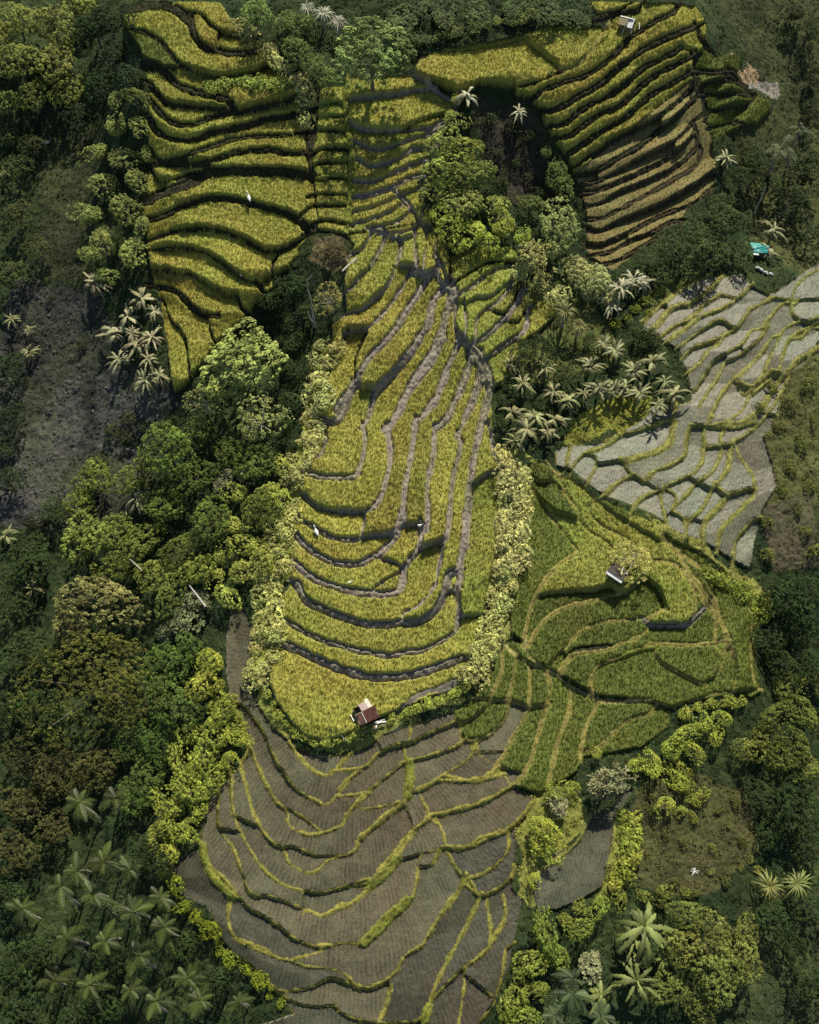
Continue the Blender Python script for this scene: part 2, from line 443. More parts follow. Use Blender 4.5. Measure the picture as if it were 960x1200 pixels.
# ground outside the terraces: colour and outline
PATCH = [
 ((.030, .036, .018), "50,120 120,120 110,330 40,330"),  # olive ground, painted darker for the shade lying on it
 ((.036, .037, .032), "15,330 110,340 140,400 205,470 195,525 150,600 60,622 -10,610 -10,420"),  # grey-black soil, with the valley's shade added to its colour
 ((.062, .061, .055), "55,470 85,440 100,480 90,540 60,590 10,612 -10,580 20,520"),
 ((.062, .062, .060), "110,440 200,470 185,520 120,530"),
 ((.038, .032, .024), "560,110 625,125 650,175 640,245 590,240 570,180"),
 ((.21, .21, .035), "655,520 680,485 720,462 765,470 755,490 720,506"),
 ((.09, .10, .03), "600,340 700,330 720,420 640,440 600,440"),
 ((.085, .085, .03), "885,440 970,400 970,600 890,600 905,520"),
 ((.07, .06, .038), "890,590 950,580 970,660 900,670"),
 ((.062, .060, .024), "745,920 800,900 880,930 900,1000 850,1050 770,1050 735,1020"),
 ((.040, .048, .02), "850,0 970,0 970,180 900,160 870,90"),
 ((.05, .055, .02), "860,120 970,150 970,320 880,300"),
 ((.27, .235, .21), "878,90 900,88 908,108 898,116 880,108"),
 ((.26, .19, .11), "862,72 880,78 884,100 866,98"),
 ((.13, .10, .05), "372,275 412,270 415,300 395,320 370,300"),
 ((.26, .28, .06), "376,395 392,395 372,540 350,600 345,640 325,700 318,770 312,800 290,800 300,730 300,680 325,600 350,520"),
 ((.30, .31, .08), "580,528 600,528 625,545 622,620 600,740 560,800 545,800 560,740 580,640"),
 ((.24, .25, .06), "312,800 325,823 345,850 362,866 412,862 440,844 535,810 540,822 450,860 405,884 370,886 340,872 318,850 300,822"),
 ((.21, .21, .05), "765,606 800,622 880,672 905,715 885,735 860,690 800,650"),
 ((.20, .205, .045), "600,940 665,910 700,960 640,1020 625,1060 610,1050 620,1000"),
 ((.20, .205, .045), "722,950 750,955 748,1040 700,1060 712,1010"),
 ((.03, .04, .018), "870,1060 970,1040 970,1210 860,1210"),
 ((.10, .11, .03), "755,340 830,315 800,335 760,380"),
]
# ------------------------------------------------------------------ rasterise the survey
RW, RH = 964, 1204
def crv(pts):
    p = np.array(pts, float); q = np.vstack([2 * p[0] - p[1], p, 2 * p[-1] - p[-2]]); out = []
    for i in range(1, len(q) - 2):
        a, b, c, d = q[i - 1:i + 3]; n = max(2, int(np.linalg.norm(c - b) / 4))
        for t in np.arange(n) / n:
            out.append(.5 * (2 * b + (c - a) * t + (2 * a - 5 * b + 4 * c - d) * t * t + (3 * b - a - 3 * c + d) * t ** 3))
    out.append(p[-1]); return np.array(out)

def pts_of(s): return [tuple(float(v) for v in q.split(',')) for q in s.split()]

def inside(poly, X, Y):
    r = np.zeros(X.shape, bool); n = len(poly)
    for i in range(n):
        x0, y0 = poly[i]; x1, y1 = poly[(i + 1) % n]
        if y0 == y1: continue
        r ^= ((y0 > Y) != (y1 > Y)) & (X < (x1 - x0) * (Y - y0) / (y1 - y0) + x0)
    return r

LD = np.full((RH, RW), 25., np.float32); LS = np.zeros((RH, RW), np.int8)
SKEYS = list(STYLE)
def stroke(c, w, st):
    for a, b in zip(c[:-1], c[1:]):
        m = w + 9
        x0 = int(max(0, min(a[0], b[0]) - m)); x1 = int(min(RW, max(a[0], b[0]) + m + 1))
        y0 = int(max(0, min(a[1], b[1]) - m)); y1 = int(min(RH, max(a[1], b[1]) + m + 1))
        if x0 >= x1 or y0 >= y1: continue
        yy, xx = np.mgrid[y0:y1, x0:x1]; d = b - a; L = max(d @ d, 1e-6)
        tt = np.clip(((xx - a[0]) * d[0] + (yy - a[1]) * d[1]) / L, 0, 1)
        dd = np.hypot(xx - a[0] - tt * d[0], yy - a[1] - tt * d[1]) - w
        v = LD[y0:y1, x0:x1]; k = dd < v; v[k] = dd[k]; LS[y0:y1, x0:x1][k] = SKEYS.index(st)
yy, xx = np.mgrid[0:RH, 0:RW].astype(float)
ZN = np.zeros((RH, RW), np.int8)
for i, z in enumerate(ZONES): ZN[inside(pts_of(z[3]), xx, yy) & (ZN == 0)] = i + 1
lines = []
for ln in EDGES.strip().splitlines():
    t, st, w, rest = ln.split(' ', 3); ox, oy = TILES[t]; w = float(w) / 8 * {'y': 1.05, 'b': .82, 'p': .7, 'o': .75}.get(st, 1.)
    c = crv([(ox + x / 4, oy + y / 4) for x, y in pts_of(rest)]); stroke(c, w, st); lines.append((c, w, st))
# an edge that stops just short of another edge, or of the zone's rim, runs on until it meets it
def pix(p): return int(min(RH - 1, max(0, round(p[1])))), int(min(RW - 1, max(0, round(p[0]))))
for c, w, st in lines:
    if np.hypot(*(c[0] - c[-1])) < 3: continue
    for e, i in ((c[0], c[min(3, len(c) - 1)]), (c[-1], c[max(-4, -len(c))])):
        d = (e - i) / (np.linalg.norm(e - i) + 1e-6); best = None; z0 = ZN[pix(e)]
        for ang in (0, .25, -.25, .5, -.5, .8, -.8):
            dd = np.array([d[0] * math.cos(ang) - d[1] * math.sin(ang), d[0] * math.sin(ang) + d[1] * math.cos(ang)])
            for s_ in range(int(w) + 2, 20):
                q = pix(e + dd * s_)
                if LD[q] < .3 or ZN[q] != z0:
                    if best is None or s_ + abs(ang) * 4 < best[0]: best = (s_ + abs(ang) * 4, s_, dd)
                    break
        if best: stroke(np.array([e, e + best[2] * (best[1] + 1)]), min(w, 2.), st)
# wobble so the edges are not drawn with a compass
LD += (.9 * lattice_noise(xx, yy, 9., 3) + .5 * lattice_noise(xx, yy, 4., 4)).astype(np.float32) * (LD < 12)
# paddies = connected pieces of a zone between its edges
free = (ZN > 0) & (LD > .35)
edge = np.zeros_like(free); edge[1:] |= ZN[1:] != ZN[:-1]; edge[:, 1:] |= ZN[:, 1:] != ZN[:, :-1]
free &= ~edge
def components(mask):
    par = [0]
    def find(a):
        while par[a] != a: par[a] = par[par[a]]; a = par[a]
        return a
    lb = np.zeros(mask.shape, np.int32); prev = []
    for r in range(mask.shape[0]):
        row = mask[r]; d = np.diff(np.concatenate([[0], row.astype(np.int8), [0]]))
        s = np.flatnonzero(d == 1); e = np.flatnonzero(d == -1); cur = []
        for a, b in zip(s, e):
            zr = ZN[r, a:b]; cuts = [a] + [a + 1 + int(q) for q in np.flatnonzero(np.diff(zr))] + [b]
            for a2, b2 in zip(cuts[:-1], cuts[1:]):
                l_ = 0; zz = ZN[r, a2]
                for (pa, pb, pl, pz) in prev:
                    if pa < b2 and pb > a2 and pz == zz:
                        pl = find(pl)
                        if l_ == 0: l_ = pl
                        elif pl != l_: par[max(pl, l_)] = min(pl, l_); l_ = min(pl, l_)
                if l_ == 0: par.append(len(par)); l_ = len(par) - 1
                cur.append((a2, b2, l_, zz)); lb[r, a2:b2] = l_
        prev = cur
    rt = np.array([find(i) for i in range(len(par))]); return rt[lb]
core = free & (LD > 2.0)
c1 = components(core); c2 = components(free)
cn = np.bincount(c1.ravel()); c1[cn[c1] < 25] = 0
LAB = c1.astype(np.int64)
has = np.zeros(c2.max() + 1, bool); has[np.unique(c2[c1 > 0])] = True
lone = (c2 > 0) & ~has[c2]; LAB[lone] = c2[lone] + 10 ** 6        # slim paddies that have no core
for _ in range(9):
    for ax, sh in ((0, 1), (1, 1), (0, -1), (1, -1)):
        m = np.roll(LAB, sh, ax); zr = np.roll(ZN, sh, ax); g = (LAB == 0) & free & (m > 0) & (zr == ZN); LAB[g] = m[g]
uq, LAB = np.unique(LAB, return_inverse=True); LAB = LAB.reshape(RH, RW).astype(np.int32)
cnt = np.bincount(LAB.ravel()); keep = np.flatnonzero(cnt >= 45); keep = keep[keep > 0]
remap = np.zeros(len(cnt), np.int32); remap[keep] = np.arange(1, len(keep) + 1); LAB = remap[LAB]
NP = len(keep)
print('paddies', NP)
# level of each paddy = mean relief under it
sub = (slice(None, None, 2), slice(None, None, 2))
rz = np.full(xx[sub].shape, 8.)
for _ in range(7):
    gx, gy = at_z(xx[sub], yy[sub], rz); rz = .3 * rz + .7 * base_h(gx, gy)
ls = LAB[sub].ravel(); n_ = np.bincount(ls, minlength=NP + 1); LEV = np.bincount(ls, rz.ravel(), minlength=NP + 1) / np.maximum(n_, 1)
CENX = np.bincount(LAB.ravel(), xx.ravel(), minlength=NP + 1) / np.maximum(np.bincount(LAB.ravel(), minlength=NP + 1), 1)
CENY = np.bincount(LAB.ravel(), yy.ravel(), minlength=NP + 1) / np.maximum(np.bincount(LAB.ravel(), minlength=NP + 1), 1)
PZONE = np.zeros(NP + 1, int)
for k in range(1, NP + 1): PZONE[k] = np.bincount(ZN[LAB == k]).argmax()
PAREA = np.bincount(LAB.ravel(), minlength=NP + 1)

# ------------------------------------------------------------------ fine height grid
STEP = .115
X0, X1, Y0, Y1 = -72., 72., -60., 98.
NX = int((X1 - X0) / STEP) + 1; NY = int((Y1 - Y0) / STEP) + 1
gx = (X0 + STEP * np.arange(NX)).astype(np.float32); gy = (Y0 + STEP * np.arange(NY)).astype(np.float32)
GX, GY = np.meshgrid(gx, gy)
HB = base_h(GX, GY).astype(np.float32)
HB0 = HB.copy()
HB += (.35 * fbm(GX, GY, 6., 11, 3)).astype(np.float32)
def look(z):
    px, py = project(GX, GY, z)
    i = np.clip(np.rint(px), 0, RW - 1).astype(np.int32); j = np.clip(np.rint(py), 0, RH - 1).astype(np.int32)
    out = (px < -2) | (py < -2) | (px > RW) | (py > RH)
    lab = LAB[j, i]; lab[out] = 0
    return px, py, i, j, out, lab
def fill_heights(lab, band, base, n_it):
    t = HB0 - LEV[lab].astype(np.float32)
    z = np.where(lab > 0, HB0 - np.clip(t, -CL[lab], CL[lab]), base)
    known = ~band
    # fill bands from their sides, ring by ring, then relax
    zz = np.where(known, z, 0).astype(np.float32); w = known.astype(np.float32)
    for _ in range(14):
        s = zz.copy(); c = w.copy()
        for ax, sh in ((0, 1), (0, -1), (1, 1), (1, -1)):
            s += np.roll(zz, sh, ax); c += np.roll(w, sh, ax)
        new = (w == 0) & (c > 0); zz[new] = s[new] / c[new]; w[new] = 1
    zz = np.where(w > 0, zz, base)
    idx = np.flatnonzero(band.ravel()); f = zz.ravel()
    idx = idx[(idx > NX) & (idx < f.size - NX - 1)]
    for _ in range(n_it):
        f[idx] = .25 * (f[idx - 1] + f[idx + 1] + f[idx - NX] + f[idx + NX])
    return f.reshape(zz.shape)
CL = np.array([.8] + [{'fan': .55, 'slats': .5, 'lower': .42, 'grey': .38, 'corner': .4, 'top_field': 1.}.get(ZONES[PZONE[k] - 1][0], .8) for k in range(1, NP + 1)], np.float32)
Z = HB.copy()
for it in range(3):
    px, py, ii, jj, out, lab = look(Z)
    ld = bil(LD, px, py).astype(np.float32); zn = ZN[jj, ii]; zn[out] = 0
    band = (lab == 0) & ((zn > 0) | (ld < 0)) & ~out
    Z = fill_heights(lab, band, HB, 10 if it < 2 else 40)
px, py, ii, jj, out, lab = look(Z)
ld = bil(LD, px, py).astype(np.float32); sty = LS[jj, ii]; zn = ZN[jj, ii]; zn[out] = 0
band = (lab == 0) & ((zn > 0) | (ld < 0)) & ~out
# distance (m) inside the paddies from their edge
D = np.where(lab > 0, 9., 0.).astype(np.float32)
for _ in range(22):
    for ax, sh in ((0, 1), (0, -1), (1, 1), (1, -1)):
        np.minimum(D, np.roll(D, sh, ax) + STEP, out=D)
    for a, b in ((1, 1), (1, -1), (-1, 1), (-1, -1)):
        np.minimum(D, np.roll(np.roll(D, a, 0), b, 1) + STEP * 1.414, out=D)
D = np.minimum(D, 3.4)
ZGROUND = Z.copy()
bh = np.array([STYLE[k][1] for k in SKEYS], np.float32)[sty]
nz1 = fbm(GX, GY, .9, 21, 3).astype(np.float32); nz2 = lattice_noise(GX, GY, .28, 31).astype(np.float32); nz3 = fbm(GX, GY, 7., 41, 3).astype(np.float32)
prof = np.clip(-ld / 1.6, 0, 1)
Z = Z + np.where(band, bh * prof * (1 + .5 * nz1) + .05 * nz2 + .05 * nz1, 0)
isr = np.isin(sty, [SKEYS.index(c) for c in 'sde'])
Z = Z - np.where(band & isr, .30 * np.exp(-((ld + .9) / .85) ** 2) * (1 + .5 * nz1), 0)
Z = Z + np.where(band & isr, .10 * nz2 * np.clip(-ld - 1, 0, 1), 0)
Z = Z + np.where((lab == 0) & ~band, .22 * nz1 + .07 * nz2, 0)
CROPS = {  # lift, soil/canopy colour, blade colours, tufts per m2, blade length
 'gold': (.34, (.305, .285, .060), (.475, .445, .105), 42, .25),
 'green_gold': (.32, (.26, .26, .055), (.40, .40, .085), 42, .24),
 'green': (.22, (.100, .125, .024), (.168, .192, .040), 42, .24),
 'brown': (.04, (.17, .145, .055), (.26, .23, .09), 16, .2),
 'pale': (.0, (.120, .122, .082), (.21, .21, .13), 0, .10),
 'grey_rows': (.0, (.075, .078, .052), (.14, .15, .085), 0, .12),
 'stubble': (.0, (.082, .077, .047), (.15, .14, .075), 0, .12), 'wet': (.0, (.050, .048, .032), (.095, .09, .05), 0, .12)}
PCROP = ['gold'] * (NP + 1)
for k in range(1, NP + 1):
    c = ZONES[PZONE[k] - 1][1]; x, y = CENX[k], CENY[k]
    if c == 'green' and PZONE[k] == 11 and 640 < x < 790 and 600 < y < 700: c = 'green_gold'
    if c == 'gold' and ZONES[PZONE[k] - 1][0] == 'upper_left' and y < 80 and x < 230 and PAREA[k] < 1500: c = 'green'
    if c == 'gold' and ZONES[PZONE[k] - 1][0] == 'ridge' and 640 < y < 730 and x > 495: c = 'green_gold'
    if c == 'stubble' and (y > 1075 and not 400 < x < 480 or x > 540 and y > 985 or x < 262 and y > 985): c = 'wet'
    if ZONES[PZONE[k] - 1][0] == 'slats' and x < 600 and y > 850: c = 'stubble'
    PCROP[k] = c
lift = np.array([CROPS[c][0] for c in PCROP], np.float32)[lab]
sm = np.clip(D / .2, 0, 1); sm = sm * sm * (3 - 2 * sm)
Z = Z + np.where(lab > 0, lift * sm * (1 + .28 * nz2 + .2 * nz1) + (lift < .02) * (.022 * nz2), 0)
Z = Z.astype(np.float32)

# ------------------------------------------------------------------ ground colour
C3 = np.empty(Z.shape + (3,), np.float32); C3[:] = (.020, .034, .013)
wx = px + 20 * fbm(GX, GY, 5., 51, 4); wy = py + 20 * fbm(GX, GY, 5., 61, 4)
pid = np.zeros((RH, RW), np.int8)
for i, (c, s) in enumerate(PATCH): pid[inside(pts_of(s), xx, yy)] = i + 1
pc = np.array([(.020, .034, .013)] + [p[0] for p in PATCH], np.float32)
C3 = pc[pid[np.clip(wy, 0, RH - 1).astype(int), np.clip(wx, 0, RW - 1).astype(int)]]
_m = np.clip(.5 + 1.3 * fbm(GX, GY, 4., 75, 4), 0, 1)[..., None] * .5; _m2 = np.clip(1.6 * fbm(GX, GY, 2.2, 78, 4), 0, 1)[..., None] * .55
C3 = C3 * (1 - _m) + (C3 * .5 + np.array((.045, .055, .016), np.float32)) * _m; C3 = C3 * (1 - _m2) + C3 * np.array((.45, .5, .5), np.float32) * _m2
C3 *= (1 + .35 * fbm(GX, GY, 3., 71, 4) + .22 * nz2)[..., None].astype(np.float32)
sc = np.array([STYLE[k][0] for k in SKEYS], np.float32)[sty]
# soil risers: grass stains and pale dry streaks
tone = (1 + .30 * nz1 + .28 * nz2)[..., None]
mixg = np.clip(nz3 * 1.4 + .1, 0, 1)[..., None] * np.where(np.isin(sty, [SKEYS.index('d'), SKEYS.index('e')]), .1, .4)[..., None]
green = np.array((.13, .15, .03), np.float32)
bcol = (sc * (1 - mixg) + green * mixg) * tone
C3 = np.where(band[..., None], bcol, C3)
pa = np.random.default_rng(5).normal(0, 1, (NP + 1, 2)).astype(np.float32)
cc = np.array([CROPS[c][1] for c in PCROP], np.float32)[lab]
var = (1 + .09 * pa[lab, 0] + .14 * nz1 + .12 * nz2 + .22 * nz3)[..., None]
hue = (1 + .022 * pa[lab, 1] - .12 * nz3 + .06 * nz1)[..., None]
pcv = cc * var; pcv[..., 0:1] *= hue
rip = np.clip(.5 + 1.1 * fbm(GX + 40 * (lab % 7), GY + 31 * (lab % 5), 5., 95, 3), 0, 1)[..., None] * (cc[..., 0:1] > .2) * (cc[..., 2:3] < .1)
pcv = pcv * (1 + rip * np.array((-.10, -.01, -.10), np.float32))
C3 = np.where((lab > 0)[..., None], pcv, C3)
C3 = np.clip(C3, .004, .9)

# ------------------------------------------------------------------ materials
def nt(m):
    m.use_nodes = True; n = m.node_tree; n.nodes.clear(); return n
def mat_attr(name, rough=.9, bump=.3, rows=None, trans=0., dist=.04):
    m = bpy.data.materials.new(name); n = nt(m); N = n.nodes.new; L = n.links.new
    o = N('ShaderNodeOutputMaterial'); b = N('ShaderNodeBsdfPrincipled'); a = N('ShaderNodeAttribute'); a.attribute_name = 'tone'
    g = N('ShaderNodeNewGeometry'); t = N('ShaderNodeTexNoise'); t.inputs['Scale'].default_value = 9.; t.inputs['Detail'].default_value = 5
    L(g.outputs['Position'], t.inputs['Vector'])
    r = N('ShaderNodeMapRange'); r.inputs[1].default_value = .3; r.inputs[2].default_value = .7; r.inputs[3].default_value = .62; r.inputs[4].default_value = 1.38
    L(t.outputs['Fac'], r.inputs[0])
    mx = N('ShaderNodeVectorMath'); mx.operation = 'SCALE'; L(a.outputs['Color'], mx.inputs[0]); L(r.outputs[0], mx.inputs['Scale'])
    col = mx.outputs[0]
    b.inputs['Roughness'].default_value = rough; b.inputs['Specular IOR Level'].default_value = .15
    if rows:
        d = N('ShaderNodeAttribute'); d.attribute_name = 'inset'
        w = N('ShaderNodeMath'); w.operation = 'MULTIPLY'; w.inputs[1].default_value = 2 * math.pi / rows; L(d.outputs['Fac'], w.inputs[0])
        s = N('ShaderNodeMath'); s.operation = 'SINE'; L(w.outputs[0], s.inputs[0])
        r2 = N('ShaderNodeMapRange'); r2.inputs[1].default_value = -1; r2.inputs[2].default_value = 1; r2.inputs[3].default_value = .78; r2.inputs[4].default_value = 1.18
        L(s.outputs[0], r2.inputs[0])
        t2 = N('ShaderNodeTexNoise'); t2.inputs['Scale'].default_value = .55; t2.inputs['Detail'].default_value = 6; L(g.outputs['Position'], t2.inputs['Vector'])
        mk = N('ShaderNodeMapRange'); mk.inputs[1].default_value = .40; mk.inputs[2].default_value = .60; mk.inputs[3].default_value = .1; mk.inputs[4].default_value = 1.; L(t2.outputs['Fac'], mk.inputs[0])
        mr = N('ShaderNodeMix'); mr.inputs[2].default_value = .97; L(mk.outputs[0], mr.inputs[0]); L(r2.outputs[0], mr.inputs[3])
        pv = N('ShaderNodeMapRange'); pv.inputs[1].default_value = .35; pv.inputs[2].default_value = .65; pv.inputs[3].default_value = 1.18; pv.inputs[4].default_value = .84; L(t2.outputs['Fac'], pv.inputs[0])
        mm = N('ShaderNodeMath'); mm.operation = 'MULTIPLY'; L(mr.outputs[0], mm.inputs[0]); L(pv.outputs[0], mm.inputs[1]); r2 = mm
        m2 = N('ShaderNodeVectorMath'); m2.operation = 'SCALE'; L(col, m2.inputs[0]); L(r2.outputs[0], m2.inputs['Scale']); col = m2.outputs[0]
    L(col, b.inputs['Base Color'])
    if bump:
        bp = N('ShaderNodeBump'); bp.inputs['Strength'].default_value = bump; bp.inputs['Distance'].default_value = dist
        L(t.outputs['Fac'], bp.inputs['Height']); L(bp.outputs[0], b.inputs['Normal'])
    if trans:
        tr = N('ShaderNodeBsdfTranslucent'); L(col, tr.inputs['Color']); ms = N('ShaderNodeMixShader'); ms.inputs[0].default_value = trans
        L(b.outputs[0], ms.inputs[1]); L(tr.outputs[0], ms.inputs[2]); L(ms.outputs[0], o.inputs['Surface'])
    else: L(b.outputs[0], o.inputs['Surface'])
    return m
M_GROUND = mat_attr('earth', bump=.6, dist=.12)
M_SOIL = mat_attr('paddy_soil', bump=.5, dist=.06)
M_ROWS = mat_attr('paddy_soil_rows', bump=.5, rows=.36, dist=.06)
M_WET = mat_attr('wet_mud_rows', rough=.42, bump=.5, rows=.36, dist=.05)
M_CROP = mat_attr('rice_leaf', rough=.7, bump=0, trans=.2)
M_GRASS = mat_attr('grass_leaf', rough=.8, bump=0, trans=.2)

def mesh_from(name, V, F, tone=None, extra=None, smooth=True, mat=None):
    F = np.asarray(F, np.int32); n = F.shape[1]
    me = bpy.data.meshes.new(name); me.vertices.add(len(V)); me.loops.add(F.size); me.polygons.add(len(F))
    me.vertices.foreach_set('co', np.asarray(V, np.float32).ravel()); me.loops.foreach_set('vertex_index', F.ravel())
    me.polygons.foreach_set('loop_start', np.arange(0, F.size, n, dtype=np.int32))
    me.polygons.foreach_set('use_smooth', np.full(len(F), smooth))
    if tone is not None:
        a = me.attributes.new('tone', 'FLOAT_COLOR', 'POINT'); c = np.ones((len(V), 4), np.float32); c[:, :3] = tone; a.data.foreach_set('color', c.ravel())
    if extra is not None:
        a = me.attributes.new('inset', 'FLOAT', 'POINT'); a.data.foreach_set('value', np.asarray(extra, np.float32))
    if mat: me.materials.append(mat)
    me.update(calc_edges=True); return me

def link(name, me, parent=None, **props):
    o = bpy.data.objects.new(name, me); COL.objects.link(o)
    if parent is not None: o.parent = parent
    for k, v in props.items():
        if v: o[k] = v
    return o

# split the sheet: cells wholly in one paddy belong to it, everything else is terrain
q = lab[:-1, :-1]; same = (q == lab[1:, :-1]) & (q == lab[:-1, 1:]) & (q == lab[1:, 1:]); QL = np.where(same, q, 0).ravel(); QL[np.bincount(QL)[QL] < 30] = 0
cj, ci = np.divmod(np.arange((NY - 1) * (NX - 1)), NX - 1); v0 = (cj * NX + ci).astype(np.int32)
VX = np.stack([GX.ravel(), GY.ravel(), Z.ravel()], 1); CF = C3.reshape(-1, 3); DF = (D + .08 * nz1 + .04 * nz2).ravel()
# in the bowl the rows run outwards from the hut field, in the other fields along the edge
_cx, _cy = at_z(np.array([415.]), np.array([800.]), 3.); _th = np.arctan2(GX - _cx[0], GY - _cy[0]); _rr = np.hypot(GX - _cx[0], GY - _cy[0])
_low = (np.array([0] + [int(ZONES[PZONE[k] - 1][0] == 'lower') for k in range(1, NP + 1)]))[lab] == 1
_rk = np.bincount(lab.ravel(), _rr.ravel(), minlength=NP + 1) / np.maximum(np.bincount(lab.ravel(), minlength=NP + 1), 1)
_ph = math.radians(-22); _dir = (GX * math.cos(_ph) + GY * math.sin(_ph) + 1.1 * fbm(GX, GY, 7., 91, 2)).astype(np.float32); DF = np.where((lab > 0).ravel(), _dir.ravel(), DF)
DF = np.where(_low.ravel(), (_th * _rk[lab] + .10 * nz1 + .03 * nz2).ravel() * .8, DF)
order = np.argsort(QL, kind='stable'); bounds = np.searchsorted(QL[order], np.arange(NP + 2))
scratch = np.zeros(NX * NY, np.int32)
def sheet(sel):
    a = v0[sel]; F = np.stack([a, a + 1, a + NX + 1, a + NX], 1); u = np.unique(F)
    scratch[u] = np.arange(len(u)); return u, scratch[F]
u, F = sheet(order[bounds[0]:bounds[1]])
link('terrain', mesh_from('terrain', VX[u], F, CF[u], mat=M_GROUND), kind='structure')

# the land beyond, out to the horizon
ex = np.concatenate([[-1800, -900, -450, -240], np.arange(-150, 151, 4.), [240, 450, 900, 1800]]); ey = np.concatenate([[-1800, -900, -450, -220], np.arange(-130, 211, 4.), [300, 500, 950, 1900]])
EX, EY = np.meshgrid(ex, ey); EZ = base_h(EX, EY) + .8 * fbm(EX, EY, 9., 15, 3) + np.clip((np.hypot(EX, EY - 40) - 150) * .05, 0, 60) * (.6 + .4 * fbm(EX, EY, 300., 16, 2))
nearf = (EX > X0 - 3) & (EX < X1 + 3) & (EY > Y0 - 3) & (EY < Y1 + 3); EZ = EZ - .9 * nearf
kk = np.arange(EX.size).reshape(EX.shape); FF = np.stack([kk[:-1, :-1], kk[:-1, 1:], kk[1:, 1:], kk[1:, :-1]], -1).reshape(-1, 4)
ins = ((EX > X0 + .5) & (EX < X1 - .5) & (EY > Y0 + .5) & (EY < Y1 - .5)).ravel(); FF = FF[~ins[FF].all(1)]
uu, FF = np.unique(FF, return_inverse=True); FF = FF.reshape(-1, 4); EV = np.stack([EX.ravel(), EY.ravel(), EZ.ravel()], 1)[uu]
link('hills', mesh_from('hills', EV, FF, np.array((.030, .044, .018)) * (1 + .4 * fbm(EV[:, 0], EV[:, 1], 30., 18, 3))[:, None], mat=M_GROUND), kind='structure')
# ------------------------------------------------------------------ rice paddies, one object each, with their plants
ORD = 'first second third fourth fifth sixth seventh eighth ninth tenth eleventh twelfth thirteenth fourteenth fifteenth sixteenth seventeenth eighteenth nineteenth twentieth'.split()
TENS = {20: 'twenty', 30: 'thirty', 40: 'forty', 50: 'fifty', 60: 'sixty', 70: 'seventy', 80: 'eighty', 90: 'ninety'}
TENO = {20: 'twentieth', 30: 'thirtieth', 40: 'fortieth', 50: 'fiftieth', 60: 'sixtieth', 70: 'seventieth', 80: 'eightieth', 90: 'ninetieth'}
def nth(n):
    if n <= 20: return ORD[n - 1]
    t, r = n // 10 * 10, n % 10
    return TENO[t] if r == 0 else TENS[t] + '-' + ORD[r - 1]
CROPWORD = dict(gold='golden', green_gold='yellow-green', green='green', brown='brown', pale='pale grey', grey_rows='row-planted', stubble='grey-brown', wet='dark muddy')
AREA = bounds[2:] - bounds[1:-1]
HSURF = Z
GDx = np.zeros_like(D); GDy = np.zeros_like(D)
GDx[:, 1:-1] = D[:, 2:] - D[:, :-2]; GDy[1:-1] = D[2:] - D[:-2]
_n = np.hypot(GDx, GDy) + 1e-6; GDx /= _n; GDy /= _n
def samp(G, x, y): return bil(G, (x - X0) / STEP, (y - Y0) / STEP)

def tufts(x, y, z, length, col, nb, width, r, lean=.55, dirx=None, diry=None):
    """triangular blades; returns verts, faces, tones"""
    n = len(x); N = n * nb
    cx = np.repeat(x, nb); cy = np.repeat(y, nb); cz = np.repeat(z, nb)
    a = r.random(N) * 2 * np.pi
    if dirx is not None: a = np.where(r.random(N) < .65, np.arctan2(np.repeat(diry, nb), np.repeat(dirx, nb)) + r.normal(0, .5, N), a)
    L = length * r.uniform(.7, 1.25, N); le = np.repeat(np.broadcast_to(lean, n), nb) * r.uniform(.3, 1.3, N)
    ox = np.cos(a) * .03; oy = np.sin(a) * .03; w = width * r.uniform(.7, 1.3, N) / 2
    V = np.empty((N, 3, 3), np.float32)
    V[:, 0] = np.stack([cx + ox - np.sin(a) * w, cy + oy + np.cos(a) * w, cz - .05], 1)
    V[:, 1] = np.stack([cx + ox + np.sin(a) * w, cy + oy - np.cos(a) * w, cz - .05], 1)
    V[:, 2] = np.stack([cx + np.cos(a) * L * le, cy + np.sin(a) * L * le, cz + L * np.sqrt(np.maximum(1 - (le * .8) ** 2, .2))], 1)
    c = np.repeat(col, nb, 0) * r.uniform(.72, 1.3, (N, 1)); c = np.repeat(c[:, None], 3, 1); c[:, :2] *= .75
    return V.reshape(-1, 3), np.arange(N * 3).reshape(-1, 3), c.reshape(-1, 3)

